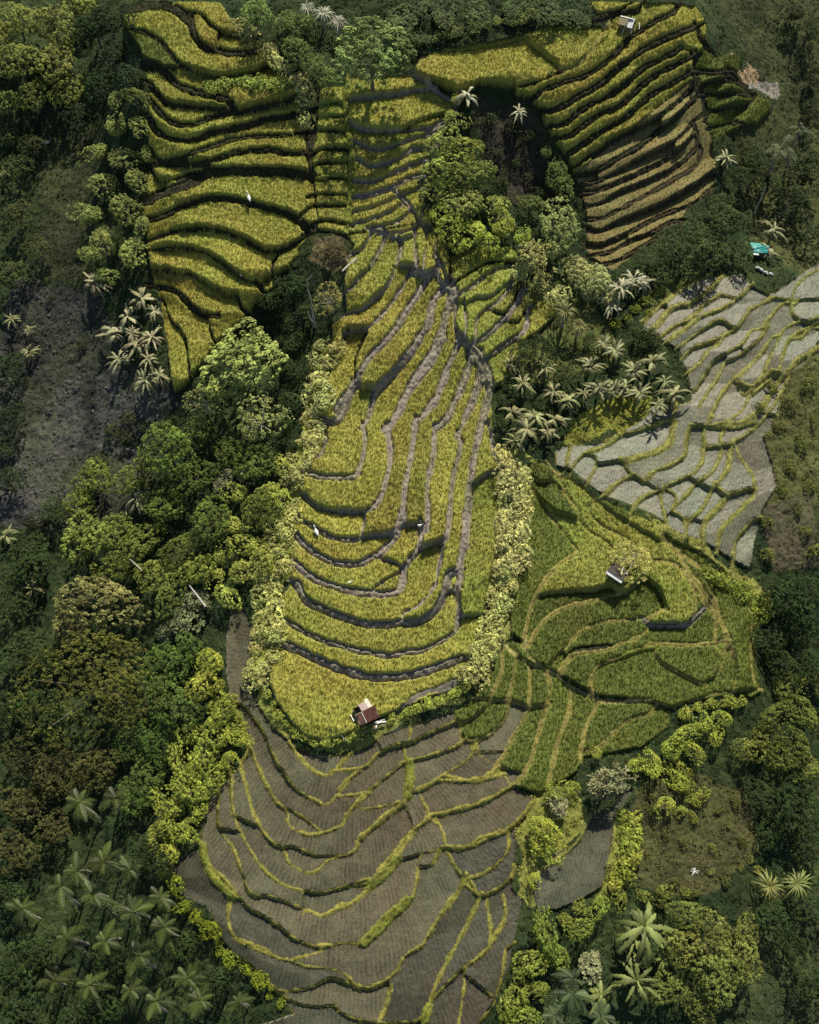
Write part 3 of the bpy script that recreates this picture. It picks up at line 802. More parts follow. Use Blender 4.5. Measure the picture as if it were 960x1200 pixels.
byz = {}
for k in range(1, NP + 1):
    if bounds[k + 1] - bounds[k] >= 30: byz.setdefault((PZONE[k], PCROP[k]), []).append(k)
rank = {}
for z_, ks in byz.items():
    ks.sort(key=lambda k: (CENY[k] + .25 * CENX[k] * 0))
    for i, k in enumerate(ks): rank[k] = (i + 1, len(ks))
r = np.random.default_rng(17)
for k in range(1, NP + 1):
    s = order[bounds[k]:bounds[k + 1]]
    if len(s) < 30: continue
    u, F = sheet(s); crop = PCROP[k]; lift_, soil, blade, dens, bl = CROPS[crop]; V = VX[u]
    rowy = crop in ('pale', 'grey_rows', 'stubble', 'wet')
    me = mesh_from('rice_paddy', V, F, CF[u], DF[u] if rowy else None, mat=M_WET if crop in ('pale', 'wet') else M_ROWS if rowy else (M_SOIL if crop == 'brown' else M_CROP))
    o = link('rice_paddy', me)
    i, n = rank[k]; zn_ = ZONES[PZONE[k] - 1]
    size = 'broad ' if PAREA[k] > 2500 else ('small ' if PAREA[k] < 350 else 'narrow ' if PAREA[k] < 900 else 'long ')
    pos = 'only' if n == 1 else (nth(i))
    o['label'] = f"{size}{CROPWORD[crop]} paddy {zn_[2]}" + ('' if n == 1 else f", {pos} down"); o['category'] = 'rice paddy'
    o['group'] = 'rice paddies ' + zn_[2]
    area = len(s) * STEP * STEP
    if rowy:
        sp = .34; m = int(area * {'pale': 6, 'grey_rows': 9, 'stubble': 9, 'wet': 6}[crop])
    else: m = int(area * dens)
    if m < 3: continue
    c_ = s[r.integers(0, len(s), m)]; x = X0 + STEP * (ci[c_] + r.random(m)); y = Y0 + STEP * (cj[c_] + r.random(m))
    dx = samp(GDx, x, y); dy = samp(GDy, x, y)
    if False:
        d = samp(D, x, y); t = (np.round(d / sp - .25) + .25) * sp - d; ok = (d < 3.2); x = x + dx * t * ok; y = y + dy * t * ok
    z = samp(HSURF, x, y)
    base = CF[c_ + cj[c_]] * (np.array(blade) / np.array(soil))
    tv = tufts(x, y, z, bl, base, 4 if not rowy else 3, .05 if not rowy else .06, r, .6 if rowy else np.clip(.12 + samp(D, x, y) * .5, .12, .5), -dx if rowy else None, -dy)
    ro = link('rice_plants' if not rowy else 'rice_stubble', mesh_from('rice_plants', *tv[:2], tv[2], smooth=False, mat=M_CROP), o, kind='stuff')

# grass on banks and bunds
bi = np.flatnonzero((band & (np.isin(sty, [SKEYS.index(c) for c in 'bodyg']) | (nz3 > .15))).ravel())
bi = bi[r.random(len(bi)) < .22]
x = VX[bi, 0] + r.uniform(-.06, .06, len(bi)); y = VX[bi, 1] + r.uniform(-.06, .06, len(bi))
tv = tufts(x, y, VX[bi, 2], .20, CF[bi] * np.array((1.25, 1.25, 1.0)), 3, .06, r, .8)
link('grass', mesh_from('grass', *tv[:2], tv[2], smooth=False, mat=M_GRASS), kind='stuff')

def ground(px_, py_, h=0.):
    """ground point under what shows at a photo position, h above the ground"""
    z = 8.
    for _ in range(12):
        x, y = at_z(px_, py_, z); zz = float(samp(ZGROUND, np.array([x]), np.array([y]))[0]) + h; z = .4 * z + .6 * zz
    x, y = at_z(px_, py_, z); return float(x), float(y), z - h
def m_per_px(x, y, z): return float((np.array([x, y, z]) - CAM) @ FW) / FPX
# ------------------------------------------------------------------ plants
def leaf_material(name, rough=.65, trans=.30, spec=.2):
    m = bpy.data.materials.new(name); n = nt(m); N = n.nodes.new; L = n.links.new
    o = N('ShaderNodeOutputMaterial'); b = N('ShaderNodeBsdfPrincipled'); a = N('ShaderNodeAttribute'); a.attribute_name = 'tone'
    oi = N('ShaderNodeObjectInfo'); mx = N('ShaderNodeMix'); mx.data_type = 'RGBA'; mx.blend_type = 'MULTIPLY'; mx.inputs[0].default_value = 1
    L(oi.outputs['Color'], mx.inputs[6]); L(a.outputs['Color'], mx.inputs[7])
    hs = N('ShaderNodeHueSaturation'); L(mx.outputs[2], hs.inputs['Color'])
    r1 = N('ShaderNodeMapRange'); r1.inputs[3].default_value = .493; r1.inputs[4].default_value = .507; L(oi.outputs['Random'], r1.inputs[0]); L(r1.outputs[0], hs.inputs['Hue'])
    b.inputs['Roughness'].default_value = rough; b.inputs['Specular IOR Level'].default_value = spec
    L(hs.outputs[0], b.inputs['Base Color']); t = N('ShaderNodeBsdfTranslucent'); L(hs.outputs[0], t.inputs['Color'])
    ms = N('ShaderNodeMixShader'); ms.inputs[0].default_value = trans; L(b.outputs[0], ms.inputs[1]); L(t.outputs[0], ms.inputs[2]); L(ms.outputs[0], o.inputs['Surface'])
    return m
M_LEAF = leaf_material('leaf'); M_GLOSS = leaf_material('broad_leaf', .5, .22, .25)
def plain(name, c, rough=.8, metal=0., sc=14., amt=.25, bump=.3):
    m = bpy.data.materials.new(name); n = nt(m); N = n.nodes.new; L = n.links.new
    o = N('ShaderNodeOutputMaterial'); b = N('ShaderNodeBsdfPrincipled'); tc = N('ShaderNodeTexCoord'); t = N('ShaderNodeTexNoise'); t.inputs['Scale'].default_value = sc; t.inputs['Detail'].default_value = 4
    L(tc.outputs['Object'], t.inputs['Vector']); r = N('ShaderNodeMapRange'); r.inputs[1].default_value = .3; r.inputs[2].default_value = .7; r.inputs[3].default_value = 1 - amt; r.inputs[4].default_value = 1 + amt
    L(t.outputs['Fac'], r.inputs[0]); v = N('ShaderNodeVectorMath'); v.operation = 'SCALE'; v.inputs[0].default_value = c; L(r.outputs[0], v.inputs['Scale'])
    L(v.outputs[0], b.inputs['Base Color']); b.inputs['Roughness'].default_value = rough; b.inputs['Metallic'].default_value = metal
    if bump:
        bp = N('ShaderNodeBump'); bp.inputs['Strength'].default_value = bump; bp.inputs['Distance'].default_value = .02; L(t.outputs['Fac'], bp.inputs['Height']); L(bp.outputs[0], b.inputs['Normal'])
    L(b.outputs[0], o.inputs['Surface']); return m
M_BARK = plain('bark', (.13, .105, .075)); M_PALEBARK = plain('pale_bark', (.40, .37, .31), amt=.35)

def unit(v): return v / (np.linalg.norm(v, axis=-1, keepdims=True) + 1e-9)
def leaf_quads(P, Nn, size, r, asp=.55, axis=None):
    """diamond-shaped leaves: tip, two shoulders, stalk"""
    n = len(P); a = axis if axis is not None else unit(r.normal(0, 1, (n, 3)))
    a = unit(a - (a * Nn).sum(1, keepdims=True) * Nn); b = np.cross(Nn, a); s = (size * r.uniform(.7, 1.3, n))[:, None]
    V = np.stack([P - a * s * .5, P + b * s * asp * .5 + a * s * .05, P + a * s * .55 - Nn * s * .12, P - b * s * asp * .5 + a * s * .05], 1)
    return V.reshape(-1, 3), np.arange(n * 4).reshape(-1, 4)

def tube(pts, rad, n=6):
    pts = np.array(pts, float); V = []; F = []
    for i, p in enumerate(pts):
        t = unit(pts[min(i + 1, len(pts) - 1)] - pts[max(i - 1, 0)]); u = unit(np.cross(t, [.3, .9, .2])); v = np.cross(t, u)
        for k in range(n): an = 2 * math.pi * k / n; V.append(p + rad[i] * (math.cos(an) * u + math.sin(an) * v))
    for i in range(len(pts) - 1):
        for k in range(n): F.append((i * n + k, i * n + (k + 1) % n, (i + 1) * n + (k + 1) % n, (i + 1) * n + k))
    return np.array(V), np.array(F)
def cat(parts):
    V = []; F = []; T = []; o = 0
    for p in parts:
        V.append(p[0]); F.append(p[1] + o); o += len(p[0]); T.append(p[2] if len(p) > 2 else np.ones((len(p[0]), 3)))
    return np.concatenate(V), np.concatenate(F), np.concatenate(T)

def crown(seed, R, flat, clump, leaf, nleaf, lobes=9, pale=.0, rosette=False, low=-.25, gap=.12):
    """crown centred on the origin: leaf clumps over a lobed, gappy shell"""
    r = np.random.default_rng(seed); lobe = unit(r.normal(0, 1, (lobes, 3)) * [1, 1, .6]); amp = r.uniform(.08, .55, lobes)
    nc = int(5.2 * (R / clump) ** 2 * (1.0 if rosette else .62)); d = unit(r.normal(0, 1, (nc * 2, 3))); d = d[d[:, 2] > low][:nc]
    k = np.exp(5.5 * (d @ lobe.T - 1)) @ amp; hole = unit(r.normal(0, 1, (5, 3))); hk = (d @ hole.T).max(1)
    rad = R * (.74 + k) * r.uniform(.86, 1.06, len(d)); inner = r.random(len(d)) < .2; rad[inner] *= r.uniform(.45, .85, inner.sum())
    ok = (hk < 1 - gap * .35) | (r.random(len(d)) < .35); d = d[ok]; rad = rad[ok]
    C = d * rad[:, None] * [1, 1, flat]; ct = r.uniform(.55, 1.4, len(C)) * (1 + .25 * np.clip(np.sin(C @ unit(r.normal(0, 1, 3)) * 2.2 / R * 2.5), -1, 1)) * (1 + .1 * r.normal(0, 1, len(C)))
    m = len(C) * nleaf; Ci = np.repeat(np.arange(len(C)), nleaf)
    if rosette:
        a = unit(r.normal(0, 1, (m, 3)) * [1, 1, .45] + [0, 0, .35] + d[Ci] * .3); P = C[Ci] + a * leaf * .5; Nn = unit(np.cross(a, np.cross([0, 0, 1.], a)) + r.normal(0, .25, (m, 3)))
        V, F = leaf_quads(P, Nn, leaf, r, .34, a)
    else:
        e = unit(r.normal(0, 1, (m, 3)) + d[Ci] * .9 + [0, 0, .35]); cr = clump * r.uniform(.6, 1.15, len(C))
        P = C[Ci] + e * cr[Ci][:, None]; Nn = unit(e * .8 + [0, .15, .8] + r.normal(0, .42, (m, 3))); V, F = leaf_quads(P, Nn, leaf, r, .62)
    t = ct[Ci] * r.uniform(.75, 1.25, m); T = np.stack([t * (1 + .12 * pale), t, t * (1 + pale)], 1); T = np.repeat(T, 4, 0)
    return V, F, T, C
PROTO = {}
def reach(V): return float(np.percentile(np.hypot(V[:, 0], V[:, 1]), 96))
def proto_tree(key, seed, R, flat, clump, leaf, nleaf, mat, H, bark=M_BARK, **kw):
    V, F, T, C = crown(seed, R, flat, clump, leaf, nleaf, **kw); V = V + [0, 0, H]
    r = random.Random(seed); top = H - R * flat * .1; parts = [tube([(0, 0, -.6), (.05 * R, 0, H * .4), (0, .06 * R, top)], [R * .075, R * .055, R * .035])]
    for c in C[np.random.default_rng(seed).choice(len(C), min(9, len(C)), replace=False)]:
        z0 = r.uniform(.45, .9) * top; parts.append(tube([(0, 0, z0), (c[0] * .5, c[1] * .5, z0 + (c[2] + H - z0) * .6), (c[0] * .95, c[1] * .95, c[2] + H)], [R * .03, R * .02, R * .008], 5))
    tv = cat(parts)
    PROTO[key] = dict(H=H, R=reach(V), parts=[('trunk', mesh_from('trunk', tv[0], tv[1], mat=bark)), ('crown', mesh_from('crown', V, F, T, smooth=False, mat=mat))])
for i in range(3):
    proto_tree(('broad', i), 100 + i, 3.2, .72, .34, .30, 13, M_LEAF, 4.6, lobes=8)
    proto_tree(('dense', i), 120 + i, 2.2, .8, .22, .20, 12, M_LEAF, 2.6, lobes=9, gap=.4)
proto_tree(('great', 0), 140, 7.6, .62, .42, .36, 12, M_LEAF, 9.0, lobes=16, gap=.2)
proto_tree(('airy', 0), 150, 3.4, .55, .42, .34, 9, M_LEAF, 6.0, M_PALEBARK, lobes=12, gap=.5)
proto_tree(('airy', 1), 151, 3.4, .6, .42, .34, 9, M_LEAF, 6.0, M_PALEBARK, lobes=12, gap=.5)
for i in range(2): proto_tree(('rosette', i), 160 + i, 2.1, .75, .42, .62, 8, M_GLOSS, 2.6, rosette=True, pale=-.1)
for i in range(6):      # round shrubs: one crown to the ground
    V, F, T, C = crown(200 + i, 1.0, .75, .15, .14, 11, lobes=8, low=-.1, gap=.4)
    PROTO[('shrub', i)] = dict(H=.55, R=reach(V), parts=[(None, mesh_from('shrub', V + [0, 0, .45], F, T, smooth=False, mat=M_LEAF))])

def blade(L, W, arch, seg, r, fold=.25, torn=0.):
    """one long leaf along +x, rising and drooping; 3 verts per rib"""
    t = np.linspace(0, 1, seg + 1); z = L * (arch * t - (arch * 1.35) * t ** 2.2); x = L * t * (1 - .12 * t)
    w = W * .5 * np.clip(np.sin(np.pi * np.clip(t * .94 + .05, 0, 1)) ** .55, .06, 1); w[0] = W * .06; w[-1] = .01
    wr = w * (1 + torn * r.uniform(-1, .2, seg + 1)); wl = w * (1 + torn * r.uniform(-1, .2, seg + 1))
    V = np.stack([np.stack([x, wl, z - fold * wl], 1), np.stack([x, 0 * x, z], 1), np.stack([x, -wr, z - fold * wr], 1)], 1).reshape(-1, 3); F = []
    for i in range(seg):
        a = i * 3; F += [(a, a + 1, a + 4, a + 3), (a + 1, a + 2, a + 5, a + 4)]
    tt = np.ones((len(V), 3)); tt[1::3] *= [1.3, 1.22, 1.3]
    return V, np.array(F), tt
def rotz(V, a): c, s = math.cos(a), math.sin(a); return V @ np.array([[c, s, 0], [-s, c, 0], [0, 0, 1]])
def proto_banana(i, nl, L, W, H, torn):
    r = np.random.default_rng(300 + i); P = []
    for k in range(nl):
        age = k / nl; b = blade(L * r.uniform(.5, 1.15), W * r.uniform(.7, 1.15), 1.0 - .8 * age + r.uniform(-.15, .15), 20, r, .45, torn)
        V = rotz(b[0] * [1, 1, r.uniform(.5, 1.25)], k * 2.4 + r.uniform(-.6, .6)) + [0, 0, H + r.uniform(-.4, .25)]; P.append((V, b[1], b[2] * r.uniform(.45, 1.3)))
    tv = tube([(0, 0, -.5), (.03, 0, H * .6), (0, 0, H + .05)], [.15, .12, .07], 7)
    PROTO[('banana', i)] = dict(H=H, R=L, parts=[('stem', mesh_from('stem', *tv, mat=M_STEM)), ('leaves', mesh_from('leaves', *cat(P), mat=M_GLOSS))])
M_STEM = plain('green_stem', (.16, .17, .06))
for i, a in enumerate([(15, 1.9, .38, 1.6, .5), (18, 2.1, .34, 2.0, .6), (14, 1.8, .40, 1.4, .4), (17, 2.3, .36, 2.2, .65)]): proto_banana(i, *a)
def proto_palm(i, nf, L, H, lean=0.):
    r = np.random.default_rng(400 + i); P = []
    for k in range(nf):
        age = (k % nf) / nf; l = L * r.uniform(.5, 1.2); up = .9 - 1.1 * age; a = k * 2.4 + r.uniform(-.3, .3); n = 15; t = np.linspace(.08, 1, n)
        x = l * t * (1 - .15 * t); z = l * (up * t - (.75 + .3 * age) * t ** 2); rib = np.stack([x, 0 * x, z], 1); ll = l * .15 * np.sin(np.pi * np.clip(t * .85 + .12, 0, 1)) + .05
        Q = []
        for s in (1, -1):
            tip = rib + np.stack([ll * .55, s * ll, -ll * .35 + r.normal(0, .03, n)], 1); w = .045 * l / 2
            Q.append(np.stack([rib - [w, 0, 0], rib + [w, 0, 0], tip + [w * .3, 0, 0], tip - [w * .3, 0, 0]], 1).reshape(-1, 3))
        V = np.concatenate(Q); F = np.arange(len(V)).reshape(-1, 4); tv = tube(np.concatenate([[[0, 0, 0]], rib[::3]]), [.03] * 8, 3)
        T = np.ones((len(V), 3)) * r.uniform(.35, 1.7)
        for vv, ff, t3 in ((V, F, T), (tv[0], tv[1], np.ones((len(tv[0]), 3)) * [1.5, 1.35, 1.2])): P.append((rotz(vv, a) + [lean * H, 0, H], ff, t3))
    tv = tube([(0, 0, -.5), (lean * H * .3, 0, H * .5), (lean * H, 0, H)], [.17, .12, .09], 7)
    PROTO[('palm', i)] = dict(H=H, R=L, parts=[('trunk', mesh_from('trunk', *tv, mat=M_PALMBARK)), ('fronds', mesh_from('fronds', *cat(P), smooth=False, mat=M_GLOSS))])
M_PALMBARK = plain('palm_bark', (.34, .31, .25))
for i, a in enumerate([(10, 2.7, 6.5, .10), (12, 3.0, 8., -.08), (9, 2.5, 5., .16)]): proto_palm(i, *a)
# spiky long-leaved plant
for i in range(2):
    r_ = np.random.default_rng(450 + i); P = []
    for k in range(26):
        b = blade(1.5 * r_.uniform(.7, 1.1), .11, 1.3 - 1.2 * k / 26, 6, r_, .4); P.append((rotz(b[0], k * 2.4) + [0, 0, 1.6], b[1], b[2] * r_.uniform(.7, 1.3)))
    PROTO[('spiky', i)] = dict(H=1.6, R=1.5, parts=[('stem', mesh_from('stem', *tube([(0, 0, -.4), (0, 0, 1.65)], [.12, .1], 6), mat=M_PALMBARK)), ('leaves', mesh_from('leaves', *cat(P), mat=M_GLOSS))])

KIND = dict(broad=('broadleaf_tree', 'tree'), dense=('small_tree', 'tree'), great=('great_tree', 'tree'), airy=('airy_tree', 'tree'), rosette=('rosette_tree', 'tree'),
            shrub=('shrub', 'shrub'), banana=('banana_plant', 'banana plant'), palm=('palm_tree', 'palm tree'), spiky=('spiky_plant', 'plant'))
GRP = {}
rv = random.Random(99)
def plant(kind, var, px_, py_, dpx, color, hscale=1., name=None):
    pr = PROTO[(kind, var % sum(1 for k in PROTO if k[0] == kind))]
    x, y, z = ground(px_, py_); s = 1.
    for _ in range(3):
        s = dpx * m_per_px(x, y, z) / 2 / pr['R']
        x, y, z = ground(px_, py_, pr['H'] * s * hscale)
    name = name or KIND[kind][0]; single = pr['parts'][0][0] is None
    root_ = bpy.data.objects.new(name, pr['parts'][0][1] if single else None); COL.objects.link(root_)
    root_.location = (x, y, z); u_ = 1. if kind == 'palm' else rv.uniform(.74, 1.36) if kind in ('shrub', 'dense') else rv.uniform(.86, 1.18); root_.scale = (s * u_, s / u_, s * hscale * rv.uniform(.85, 1.2)); root_.rotation_euler = (rv.uniform(-.05, .05), rv.uniform(-.05, .05), rv.uniform(0, 6.28)); root_.empty_display_size = .3
    g_ = rv.uniform(.85, 1.15); b_ = {'shrub': 1.25, 'dense': 1.35, 'broad': 1.5, 'great': 1.35, 'airy': 1.25, 'palm': .7, 'banana': .78, 'spiky': .8}.get(kind, 1.); c = [min(.62, max(.004, v * b_ * g_ * q_ * rv.uniform(.96, 1.04))) for v, q_ in zip(color, (.96, 1.03, .70) if color[2] < .12 else (1., 1., .92))]; root_.color = (*c, 1)
    if not single:
        for nm, me in pr['parts']:
            o = bpy.data.objects.new(nm, me); COL.objects.link(o); o.parent = root_; o.color = (*c, 1)
    root_['category'] = KIND[kind][1]; root_['_py'] = py_
    return root_
def cluster(kind, text, phrase, look_, color, hscale=1.):
    """plants listed as photo x,y,width; labels count them from the top"""
    L_ = [tuple(float(v) for v in q.split(',')) for q in text.split()] if isinstance(text, str) else text
    L_ = sorted(L_, key=lambda q: q[1]); n = len(L_)
    for i, (a, b, d) in enumerate(L_):
        hb = kind == 'shrub' and (' rim ' in phrase or 'hedge' in phrase or ' row ' in phrase); o = plant(kind, rv.randrange(99), a, b, d, color, hscale, 'hedge_bush' if hb else None); del o['_py']
        if hb: o['category'] = 'hedge bush'
        o['label'] = f"{look_} {phrase}" + (f", {nth(i + 1)} down" if n > 1 else '')
        if n > 1: o['group'] = f"{look_}s {phrase}" if not look_.endswith('s') else f"{look_} {phrase}"
def along(line, n, wid, dmin, dmax, seed):
    r = random.Random(seed); P = np.array([tuple(float(v) for v in q.split(',')) for q in line.split()]); s = np.r_[0, np.cumsum(np.hypot(*np.diff(P, axis=0).T))]; out = []
    for i in range(n):
        u = (i + r.uniform(.2, .8)) / n * s[-1]; x = np.interp(u, s, P[:, 0]); y = np.interp(u, s, P[:, 1]); k = (i % 2 * 2 - 1) * r.uniform(.2, 1) if wid > 6 else r.uniform(-1, 1)
        out.append((x + k * wid / 2, y + r.uniform(-2, 2), r.uniform(dmin, dmax)))
    return out
SAGE = (.17, .18, .06); MID = (.075, .11, .022); DARK = (.022, .038, .016); YG = (.19, .20, .04); GREY = (.24, .25, .11)
cluster('broad', '20,22,60 62,30,60 22,72,56 66,72,58 96,8,44 40,112,48 78,106,46 4,120,40 6,45,40', 'in the top left wood', 'leafy grey-green tree', SAGE)
cluster('broad', '112,34,50 132,62,46 116,104,52 150,88,36 96,142,44 128,20,40 150,20,30', 'in the dark gully at the top left', 'very dark tree', DARK)  # leaf colour darkened to carry the gully's shadow
cluster('dense', '158,116,30 137,150,38 164,150,34 116,178,36 150,186,44 122,216,40 162,214,38 108,254,40 146,250,46 168,262,28 122,288,44 156,296,44 102,300,26 135,120,26 172,180,20 128,325,30', 'on the bank left of the upper left flight', 'pale green bushy tree', (.23, .25, .10))
cluster('broad', '18,206,46 40,172,34 20,255,46 46,292,38 14,322,44 8,160,30', 'on the left edge above the dark soil', 'dark olive tree', (.055, .065, .028))
cluster('broad', '10,432,44 14,490,40 8,562,40 4,525,30', 'beside the grey soil at the left edge', 'dark green tree', DARK)  # dark leaves also stand in for shade in the left valley
cluster('banana', '110,333,46 165,348,44 150,372,42 134,388,44 160,402,42 178,394,40 138,420,40 174,424,42 170,446,40 187,440,30 155,390,36 182,366,32', 'in the grove below the pale trees', 'pale banana plant', (.36, .36, .20))
cluster('banana', '14,374,34 34,414,32 34,386,20 4,200,26 8,628,34 38,690,34 130,622,22', 'along the left edge', 'lone green banana plant', (.26, .28, .12))
cluster('broad', '284,425,98', 'below the upper left flight', 'great pale grey-green tree', (.24, .24, .10))
cluster('airy', '304,492,74 240,470,54', 'under the great pale tree', 'thin airy tree', GREY)
cluster('broad', '200,530,70 160,556,58 226,560,60 300,545,56 232,508,44 188,592,54 246,604,58 306,592,46 272,530,44 215,640,54', 'in the wood left of the ridge', 'mid green tree', (.085, .105, .028))
cluster('broad', '112,562,46 132,628,56 100,634,62 164,640,58 136,672,50 184,672,50 230,672,44 200,700,50 96,590,40', 'in the wood around the fallen trunk', 'yellow-green tree', (.14, .16, .045))
cluster('rosette', '262,566,42 214,730,50 234,702,38 200,746,36', 'in the left wood', 'tree of pale pointed leaf clusters', (.20, .22, .13))
cluster('banana', '160,585,44', 'alone in the wood left of the ridge', 'pale star-shaped banana plant', (.38, .41, .26))
cluster('great', '122,800,168', 'in the left wood', 'huge round brown-olive tree', (.085, .082, .024))
cluster('broad', '118,706,86 80,735,50', 'behind the huge brown tree', 'pale olive tree', (.17, .16, .075))
cluster('broad', '40,655,60 16,705,52 26,762,60 48,832,62 12,835,50 60,600,34 28,650,40 62,775,40', 'on the left edge beside the huge brown tree', 'dark green tree', (.026, .042, .015))  # vignette at the left edge painted into the leaf colour
cluster('broad', '198,778,62 206,826,66 182,868,60 176,910,54 150,870,44 222,760,40 160,935,50', 'between the huge brown tree and the lime shrubs', 'mid green tree', (.065, .095, .027))
cluster('broad', '62,900,64 24,890,54 22,944,56 50,926,44 120,900,54 90,925,40 18,1000,56 60,970,44', 'below the huge brown tree', 'brownish tree', (.065, .062, .026))
cluster('palm', '102,946,56 128,940,48 92,1012,58 126,1002,54 72,1050,58 112,1042,60 144,1056,54 88,1100,60 124,1092,58 160,1066,56 200,1092,52 168,1128,56 150,1160,52 182,1182,50 216,1150,46 286,1176,42 60,1150,56 110,1150,54 192,1050,44 30,1070,54 236,1180,50 150,1016,44', 'in the palm grove at the bottom left', 'feathery dark palm', (.095, .12, .04))
cluster('broad', '20,1130,60 30,1184,66 84,1190,58 118,1180,50 50,1112,46 14,1050,50 130,1130,50 190,1012,40 170,1000,40 215,1110,36 250,1150,40 270,1200,40', 'among the bottom left palms', 'dark green tree', (.026, .042, .015))  # leaves darkened to imitate light falling off toward the bottom left
# lime-green shrubs between the wood and the lower bowl
cluster('dense', '246,776,38 240,806,42 262,832,38 258,862,42 278,866,30 240,884,46 214,896,44 252,912,34 224,926,44 202,940,46 234,948,26 190,972,44 212,978,34 196,1002,32 222,860,36 270,890,30', 'between the left wood and the grey bowl', 'lime-green bushy tree', (.27, .28, .065))
cluster('shrub', along('198,1022 215,1058 246,1088 262,1120 300,1140 330,1180', 20, 12, 9, 25, 3), 'on the lower left rim of the grey bowl', 'small round lime shrub', (.20, .23, .03))
# left hedge of the ridge
cluster('shrub', along('388,398 376,440 366,500 350,545 338,600', 27, 22, 15, 33, 5), 'on the upper left rim of the ridge', 'pale yellow shrub', (.42, .42, .17))
cluster('shrub', along('336,600 322,650 314,690 318,730 308,775 300,800', 30, 30, 15, 35, 6), 'on the lower left rim of the ridge', 'pale yellow shrub', (.40, .41, .15))
cluster('dense', '330,546,32 316,580,38 300,610,40 288,640,42 282,672,44 270,700,36 306,660,36 262,652,34 274,616,32 252,676,34 330,585,30 280,580,34', 'between the left wood and the ridge rim', 'yellow-green bushy tree', (.30, .31, .09))
cluster('dense', '340,470,34 350,440,34 330,500,34 345,402,40 330,430,38 352,372,42 344,340,40 322,350,34 340,520,28 318,540,30', 'in the shadowy notch left of the ridge', 'dark green small tree', (.035, .055, .02))
cluster('airy', '388,350,50', 'at the head of the ridge', 'bare-twigged tan tree', (.27, .22, .11))
cluster('dense', '396,296,34', 'on the bare knoll', 'brown scrubby tree', (.06, .05, .028), .5)
# rim of the hut platform
cluster('shrub', along('306,806 322,832 342,856 366,868 408,866 436,848', 25, 10, 6, 22, 7), 'on the rim below the hut field', 'low yellow-green shrub', (.34, .35, .10))
cluster('shrub', along('460,842 490,830 520,818 545,806', 12, 7, 5, 19, 8), 'on the rim right of the hut', 'low yellow-green shrub', (.34, .36, .10))
# right hedge
cluster('shrub', along('594,534 604,570 600,620 598,670', 32, 26, 17, 33, 9), 'in the upper half of the right-hand hedge', 'pale cream-green shrub', (.46, .45, .19))
cluster('shrub', along('596,660 584,700 574,740 562,775 552,796', 30, 24, 15, 32, 10), 'in the lower half of the right-hand hedge', 'pale cream-green shrub', (.44, .44, .17))
# top hedge
cluster('shrub', along('248,104 275,97 305,98 345,98', 20, 12, 13, 29, 11), 'in the row under the S-shaped paddy', 'round pale green shrub', (.27, .31, .10))
cluster('shrub', along('275,22 300,52 326,74 350,96 362,118 362,146', 25, 12, 11, 27, 12), 'down the path beside the upper left flight', 'pale yellow shrub', (.37, .37, .15))
cluster('broad', '300,18,44 348,60,38 368,80,34 386,92,30 335,24,34 352,34,36', 'at the top between the two flights', 'grey-green tree', (.13, .16, .06))
cluster('spiky', '378,16,36 396,26,34 360,12,30', 'at the top edge above the ditch', 'pale long-leaved spiky plant', (.34, .36, .27))
cluster('broad', '436,62,100', 'above the paddies right of the ditch', 'big round grey-green tree', (.17, .19, .085))
cluster('dense', '470,20,52 520,20,50 560,14,44 600,12,40 640,14,48 490,44,30 540,38,26 668,20,34 684,24,22 500,10,40', 'above the broad top shelf', 'dark green bushy tree', (.06, .08, .03), .4)
cluster('shrub', along('486,50 530,38 575,30 625,18', 20, 8, 6, 19, 13), 'in the row above the broad top shelf', 'small pale-tipped shrub', (.24, .26, .11))
# knot of trees in the middle
cluster('dense', '530,142,36 520,168,44 546,176,44 524,200,50 556,208,50 510,226,40 544,238,50 578,240,36 536,118,22', 'right of the ditch paddies', 'grey-green bushy tree', (.25, .26, .09))
cluster('dense', '514,246,32 526,266,40 556,270,48 590,268,44 574,288,34 538,288,30 612,280,28', 'above the shoulder paddies', 'yellow-green bushy tree', (.29, .32, .08))
cluster('broad', '650,262,66', 'beside the dry brown slope', 'round grey-green tree', (.20, .22, .10))
cluster('dense', '654,196,34 652,214,36 662,226,32 640,180,20 622,238,30', 'on the edge of the dark ravine', 'grey-green small tree', (.13, .16, .06))
cluster('banana', '548,112,40 608,130,36', 'at the head of the dark ravine', 'pale spreading banana plant', (.44, .44, .30))
cluster('dense', '622,306,44 608,322,30 640,296,34 634,330,26', 'right of the shoulder paddies', 'pale yellow bushy tree', (.36, .37, .14))
cluster('dense', '676,316,44 700,328,44 690,344,34 656,346,34 712,348,30', 'below the dry brown slope', 'pale cream-green bushy tree', (.34, .35, .15))
cluster('spiky', '662,368,46 678,384,36', 'under the cream-green bushes', 'drooping long-leaved plant', (.17, .17, .07))
cluster('banana', '726,338,50 742,326,42 716,356,36 756,330,34', 'right of the cream-green bushes', 'pale banana plant', (.42, .44, .28))
cluster('banana', '690,430,42 702,456,44 722,410,42 742,434,44 764,424,44 790,462,46 748,462,44 772,476,40 718,456,40 734,452,38 708,402,34 780,446,36', 'in the grove beside the grey flight', 'banana plant with shiny pale leaves', (.26, .28, .13))
cluster('banana', '640,432,40 612,450,40 600,482,38 648,458,40 664,468,40 628,486,42 618,508,52 642,504,36 598,424,34 650,490,36 684,462,34 604,516,34', 'in the grove at the shoulder of the ridge', 'banana plant with pale leaves', (.31, .31, .14))
cluster('dense', '610,415,36 636,408,36 590,470,26 588,496,24 660,440,30 636,470,30 598,452,30 690,400,28 752,392,30 766,396,26', 'among the middle banana groves', 'dark green small tree', (.04, .06, .022))
cluster('broad', '792,290,46 822,278,46 850,262,46 764,304,40 832,302,42 872,300,34 812,312,36 776,322,30 846,240,34', 'above the teal-roofed shelter', 'dark green tree', (.055, .075, .03))
